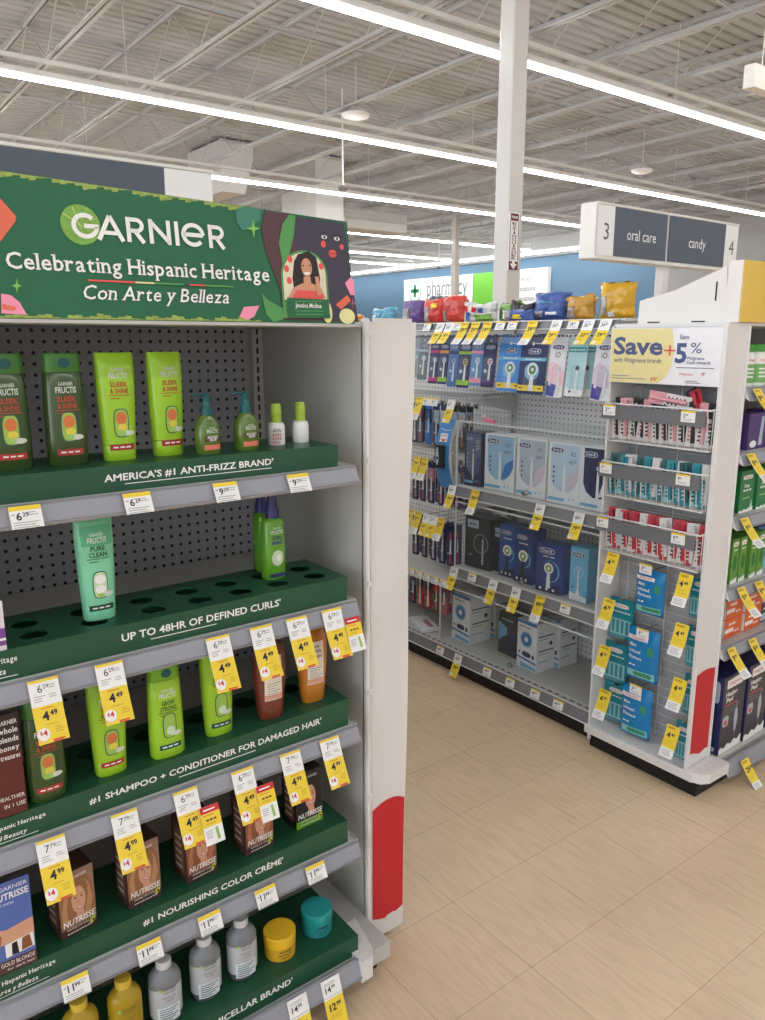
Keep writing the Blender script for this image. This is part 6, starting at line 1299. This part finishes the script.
def dPad(m, w, h, L, A):
    m.poly([(-.49, .01), (.49, .01), (.49, .99), (-.49, .99)], HPG, L[0]); m.poly([(-.36, .84), (.30, .84), (.44, .88), (.44, .94), (.30, .97), (-.36, .95)], WHITE, L[1]); m.text('Walgreens', h*.045, -w*.02, h*.88, SRD, A[2], w=w*.55); m.text('Heating', h*.055, -w*.13, h*.74, WHITE, A[1], w=w*.5, bold=.03); m.text('Pad', h*.055, -w*.2, h*.665, WHITE, A[1], w=w*.28, bold=.03)
    m.poly([(-.40, .615), (.15, .615), (.15, .63), (-.40, .63)], SRD, L[1])
    for i in range(3): m.poly([(-.4, .58-.03*i), (.3-.1*i, .58-.03*i), (.3-.1*i, .588-.03*i), (-.4, .588-.03*i)], GREYINK, L[1])
    m.ell(-w*.3, h*.42, w*.13, h*.07, STEEL, A[1], 14, 4); m.ell(-w*.3, h*.4, w*.07, h*.035, SRD, A[2], 12); m.poly([(.12, .22), (.20, .22), (.25, .38), (.22, .5), (.16, .54), (.10, .5), (.08, .38)], STEEL, L[1]); m.poly([(.155, .1), (.17, .1), (.17, .62), (.155, .62)], STEEL, L[2]); wave(m, L, WHITE, .13)
def sPad(m, d, h, f):
    m.poly([(-d*.49, .002), (d*.49, .002), (d*.49, h*.99), (-d*.49, h*.99)], HPN, f(0)); m.ell(d*.22, h*.8, d*.16, h*.14, STEEL, f(1), 16, 4); m.ell(d*.1, h*.06, d*.25, h*.03, STEEL, f(1), 14, 4); m.ell(d*.2, h*.06, d*.06, h*.02, SRD, f(2), 10)
    m.text('Heating Pad', d*.2, h*.78, 0, WHITE, lambda u, v: f(1)(-d*.2-v+.0, u), w=h*.36, bold=.02); m.poly([(-d*.1, h*.45), (d*.0, h*.45), (d*.0, h*.58), (-d*.1, h*.58)], SRD, f(1))
for i, (x, l) in enumerate(((2.665, 'navy heating pad box at the base, its side turned to the wing panel'), (2.84, 'navy heating pad box at the base, second from the wing panel'), (3.015, 'navy heating pad box at the base cut by the photo edge'))): fbox('heating_pad_box', l, x, 1.352, .10, .165, .305, .10, HPN, dPad, 'heating pad boxes', R(2), sPad)
def dOr(m, w, h, L, A): m.poly([(-.49, .01), (.49, .01), (.49, .99), (-.49, .99)], ORX, L[0]); m.poly([(-.49, .3), (.0, .3), (.0, .5), (-.49, .5)], WHITE, L[1]); m.text('relief', h*.22, -w*.1, h*.62, WHITE, A[1], w=w*.4, bold=.02); m.text('wrap', h*.16, .2*w, h*.2, WHITE, A[1], w=w*.3)
def sOr(m, d, h, f): m.poly([(-d*.49, .002), (d*.49, .002), (d*.49, h*.99), (-d*.49, h*.99)], WHITE, f(0)); m.poly([(-d*.3, h*.35), (d*.3, h*.35), (d*.3, h*.45), (-d*.3, h*.45)], BLACK, f(1)); m.poly([(-d*.4, h*.6), (d*.4, h*.6), (d*.4, h*.9), (-d*.4, h*.9)], ORX, f(1))
for x, z, l in ((2.70, .5245, 'lower, beside the wing panel'), (2.70, .6005, 'upper, beside the wing panel'), (2.84, .5245, 'lower, second stack'), (2.84, .6005, 'upper, second stack')): fbox('relief_box', 'small orange and white box, %s on the fifth shelf' % l, x, 1.40, z, .125, .074, .12, ORX, dOr, 'orange boxes', R(2), sOr)
for x, z, l in ((2.965, .5245, 'lower'), (2.965, .6005, 'upper')): fbox('relief_box', 'dark grey box, %s of the stack past the orange boxes' % l, x, 1.41, z, .11, .074, .11, HPG, lambda m, w, h, L, A: (m.poly([(-.45, .1), (.45, .1), (.45, .5), (-.45, .5)], STEEL, L[0]), m.text('support', h*.2, 0, h*.65, WHITE, A[0], w=w*.6)), None, R(2))
def dSl(m, w, h, L, A): m.poly([(-.49, .01), (.49, .01), (.49, .99), (-.49, .99)], GSL, L[0]); wlogo(m, w, h, .88, A, .8); m.text('wrap', h*.06, 0, h*.72, WHITE, A[1], w=w*.6); m.ell(0, h*.45, w*.3, h*.18, M('slim_dark', (40, 110, 50), .5), A[1], 16); wave(m, L, WHITE, .14)
for i, x in enumerate((2.635, 2.69, 2.765, 2.82)): fbox('wrap_box', 'slim green box on the fourth shelf, %s from the wing panel' % word[i], x, 1.385, .746, .05 if i % 2 else .052, .165 if i != 2 else .15, .11, GSL, dSl, 'slim green boxes', R(4))
for x, l in ((2.905, 'first'), (3.03, 'second')): fbox('brace_box', 'blue box on the fourth shelf past the slim green ones, %s' % l, x, 1.42, .746, .115, .17, .1, BXB, lambda m, w, h, L, A: (wave(m, L, LBL, .35), m.text('brace', h*.1, 0, h*.7, WHITE, A[1], w=w*.6, bold=.02)), None, R(2))
def dSlp(m, w, h, L, A): m.poly([(-.49, .01), (.49, .01), (.49, .99), (-.49, .99)], GBX, L[0]); wlogo(m, w, h, .84, A, .66); m.text('Sleep', h*.08, -w*.05, h*.60, WHITE, A[1], w=w*.36, bold=.02); m.text('Support', h*.08, .0, h*.49, WHITE, A[1], w=w*.6, bold=.02); m.text('nasal strips', h*.05, -.05*w, h*.32, LGRN, A[1], w=w*.5); m.poly([(.25, .05), (.42, .05), (.34, .3)], WHITE, L[1]); wave(m, L, WHITE, .1)
for x, l in ((2.682, 'first'), (2.80, 'second')): fbox('supplement_box', 'bright green box on the third shelf, %s from the wing panel' % l, x, 1.39, 1.002, .108, .15, .07, GBX, dSlp, 'bright green boxes', R(3))
fbox('supplement_box', 'lime and red box on the third shelf at the photo edge', 2.905, 1.39, 1.002, .09, .135, .07, M('box_limey', (190, 206, 90), .4), lambda m, w, h, L, A: (m.poly([(-.45, .5), (.45, .5), (.45, .8), (-.45, .8)], SRD, L[0]), wave(m, L, GBX, .3)), None, R(2))
def dPu(m, w, h, L, A): m.poly([(-.49, .01), (.49, .01), (.49, .99), (-.49, .99)], PUR, L[0]); m.poly([(.1, .1), (.3, .1), (.36, .9), (.2, .9)], STEEL, L[1]); m.ell(-w*.2, h*.15, w*.2, h*.1, WHITE, A[1], 14)
fbox('strap_box', 'purple box on the second shelf beside the wing panel', 2.70, 1.385, 1.227, .13, .125, .08, PUR, dPu, None, R(3))
def dBb(m, w, h, L, A): m.poly([(-.49, .01), (.49, .01), (.49, .99), (-.49, .99)], M('box_violet_blue', (64, 70, 150), .4), L[0]); m.poly([(-.3, .42), (.49, .42), (.49, .75), (-.3, .75)], BXB, L[1]); m.ell(-w*.22, h*.22, w*.18, h*.14, WHITE, A[2], 14, 3); m.ell(w*.2, h*.2, w*.16, h*.1, INK, A[2], 12)
fbox('strap_box', 'violet and blue box on the second shelf at the photo edge', 2.86, 1.39, 1.227, .18, .13, .08, PUR, dBb, None, R(2))
for i, x in enumerate((2.628, 2.705, 2.79, 2.875)):
    o = thing('tablet_bottle', 'white bottle with green cap on the top end shelf, %s from the wing panel' % word[i], 'bottle', (x, 1.42, 1.445), (0, 0, 0), 'white tablet bottles')
    m = MB(); m.lathe([(0, 0), (.032, 0), (.035, .004), (.035, .10), (.031, .114), (.026, .118), (0, .118)], WB, seg=22); m.build('body', o)
    m = MB(); m.lathe([(0, .117), (.0315, .117), (.0315, .138), (.029, .141), (0, .141)], M('cap_leaf', (70, 150, 60), .4), seg=22); m.build('cap', o)
    m = MB(); f = lambda u, v: (.0354*math.sin(u/.0354), -.0354*math.cos(u/.0354), v); f2 = lambda u, v: (.0358*math.sin(u/.0358), -.0358*math.cos(u/.0358), v)
    m.grid(-.05, .05, .012, .075, M('label_leaf', (120, 176, 100), .5), f, 12, 1); m.grid(-.05, .05, .082, .096, WHITE, f, 10, 1); m.text('Walgreens', .008, 0, .085, SRD, f2, w=.045)
    for q in range(3): m.grid(-.024, .02-.005*q, .056-.013*q, .062-.013*q, WHITE, f2, 6, 1)
    m.build('label', o)
# tags on the end shelves
gD = 'yellow tags on the end shelves'
for x, k, l in ((2.597, 0, 'under the tablet bottles'), (2.60, 1, 'under the purple box'), (2.60, 2, 'under the first bright green box'), (2.625, 3, 'under the first slim green box'), (2.745, 3, 'under the third slim green box'), (2.875, 3, 'under the blue boxes'), (2.60, 4, 'under the first orange stack'), (2.745, 4, 'under the second orange stack'), (2.925, 4, 'under the dark grey stack')):
    put_tag('side', (x, EY0-.016, EZ[k]-.004), (-R(30), 0, 0), 'yellow curled price tag on the end shelf rail '+l, '9.99', None, 1.4, gD)
put_tag('side', (2.665, EY0-.075, .085), (-R(30), 0, 0), 'yellow curled price tag hanging over the floor below the heating pad boxes', '29.99', None, 1.2, gD)
# ---- cardboard tray and yellow shipper on top
CBW = M('carton_white', (224, 220, 214), .6, 0, .04, 5); CBY = M('carton_yellow', (222, 188, 84), .55, 0, .05, 6)
o = thing('cardboard_tray', 'white cardboard display tray with a sloped side standing on the end display top', 'display tray', (2.47, 1.55, 1.656))
q = lambda y, z: (y-1.55, z-1.656)
side_pts = [q(1.74, 1.656), q(1.737, 1.735), q(1.60, 1.765), q(1.42, 1.832), q(1.40, 1.656)]
for x in (0, .36):
    b = MB(); b.prism(side_pts, lambda u, v: (x, u, v), lambda u, v: (x+.004, u, v), CBW)
    if x == 0: b.poly([q(1.452, 1.725), q(1.446, 1.725), q(1.446, 1.785), q(1.452, 1.785)], BLACK, lambda u, v: (x-.0008, u, v)); [b.poly([q(y, 1.658), q(y-.05, 1.658), q(y-.05, 1.6625), q(y, 1.6625)], INK, lambda u, v: (x-.0008, u, v)) for y in (1.70, 1.53)]
    b.build('side_wall', o)
b = MB(); b.box(.004, .36, q(1.74, 0)[0]-.004, q(1.74, 0)[0], 0, .06, CBW); b.build('front_wall', o)
b = MB(); b.box(.004, .36, -.15, .186, 0, .003, CBW); b.build('bottom', o)
b = MB(); b.box(.02, .34, .02, .175, .062, .072, RED); b.box(.02, .34, .02, .175, .072, .088, WHITE); 
o2 = b.build('candy_box'); o2.location = (2.47, 1.55, 1.656+.0); tag(o2, 'red and white candy box lying inside the white cardboard tray', 'box')
o = thing('shipper_box', 'yellow fronted white cardboard shipper at the corner of the end display top', 'box', (2.43, 1.352, 1.656))
b = MB(); b.box(.028, .62, 0, .004, 0, .19, CBY); b.build('yellow_front', o)
b = MB(); b.prism([(.004, 0), (.045, 0), (.052, .018), (.052, .172), (.045, .19), (.004, .19)], lambda u, v: (.024, u, v), lambda u, v: (.028, u, v), CBW); b.box(.60, .604, .004, .045, 0, .19, CBW); b.box(.028, .60, .004, .045, 0, .003, CBW); b.box(.028, .60, .041, .045, .003, .12, CBW); b.build('carton', o)
# ============================================================ WORLD + VIEW
w = bpy.data.worlds.new('world'); sc.world = w; w.use_nodes = True
bg = w.node_tree.nodes['Background']; bg.inputs[0].default_value = lin((234, 240, 250)); bg.inputs[1].default_value = 1.7
vs_ = sc.view_settings; vs_.view_transform = 'Standard'; vs_.look = 'None'; vs_.gamma = 1; vs_.use_curve_mapping = False; vs_.exposure = 1.15
sc.display_settings.display_device = 'sRGB'
sc.cycles.use_denoising = True; sc.cycles.max_bounces = 8; sc.cycles.transparent_max_bounces = 16; sc.cycles.sample_clamp_indirect = 6
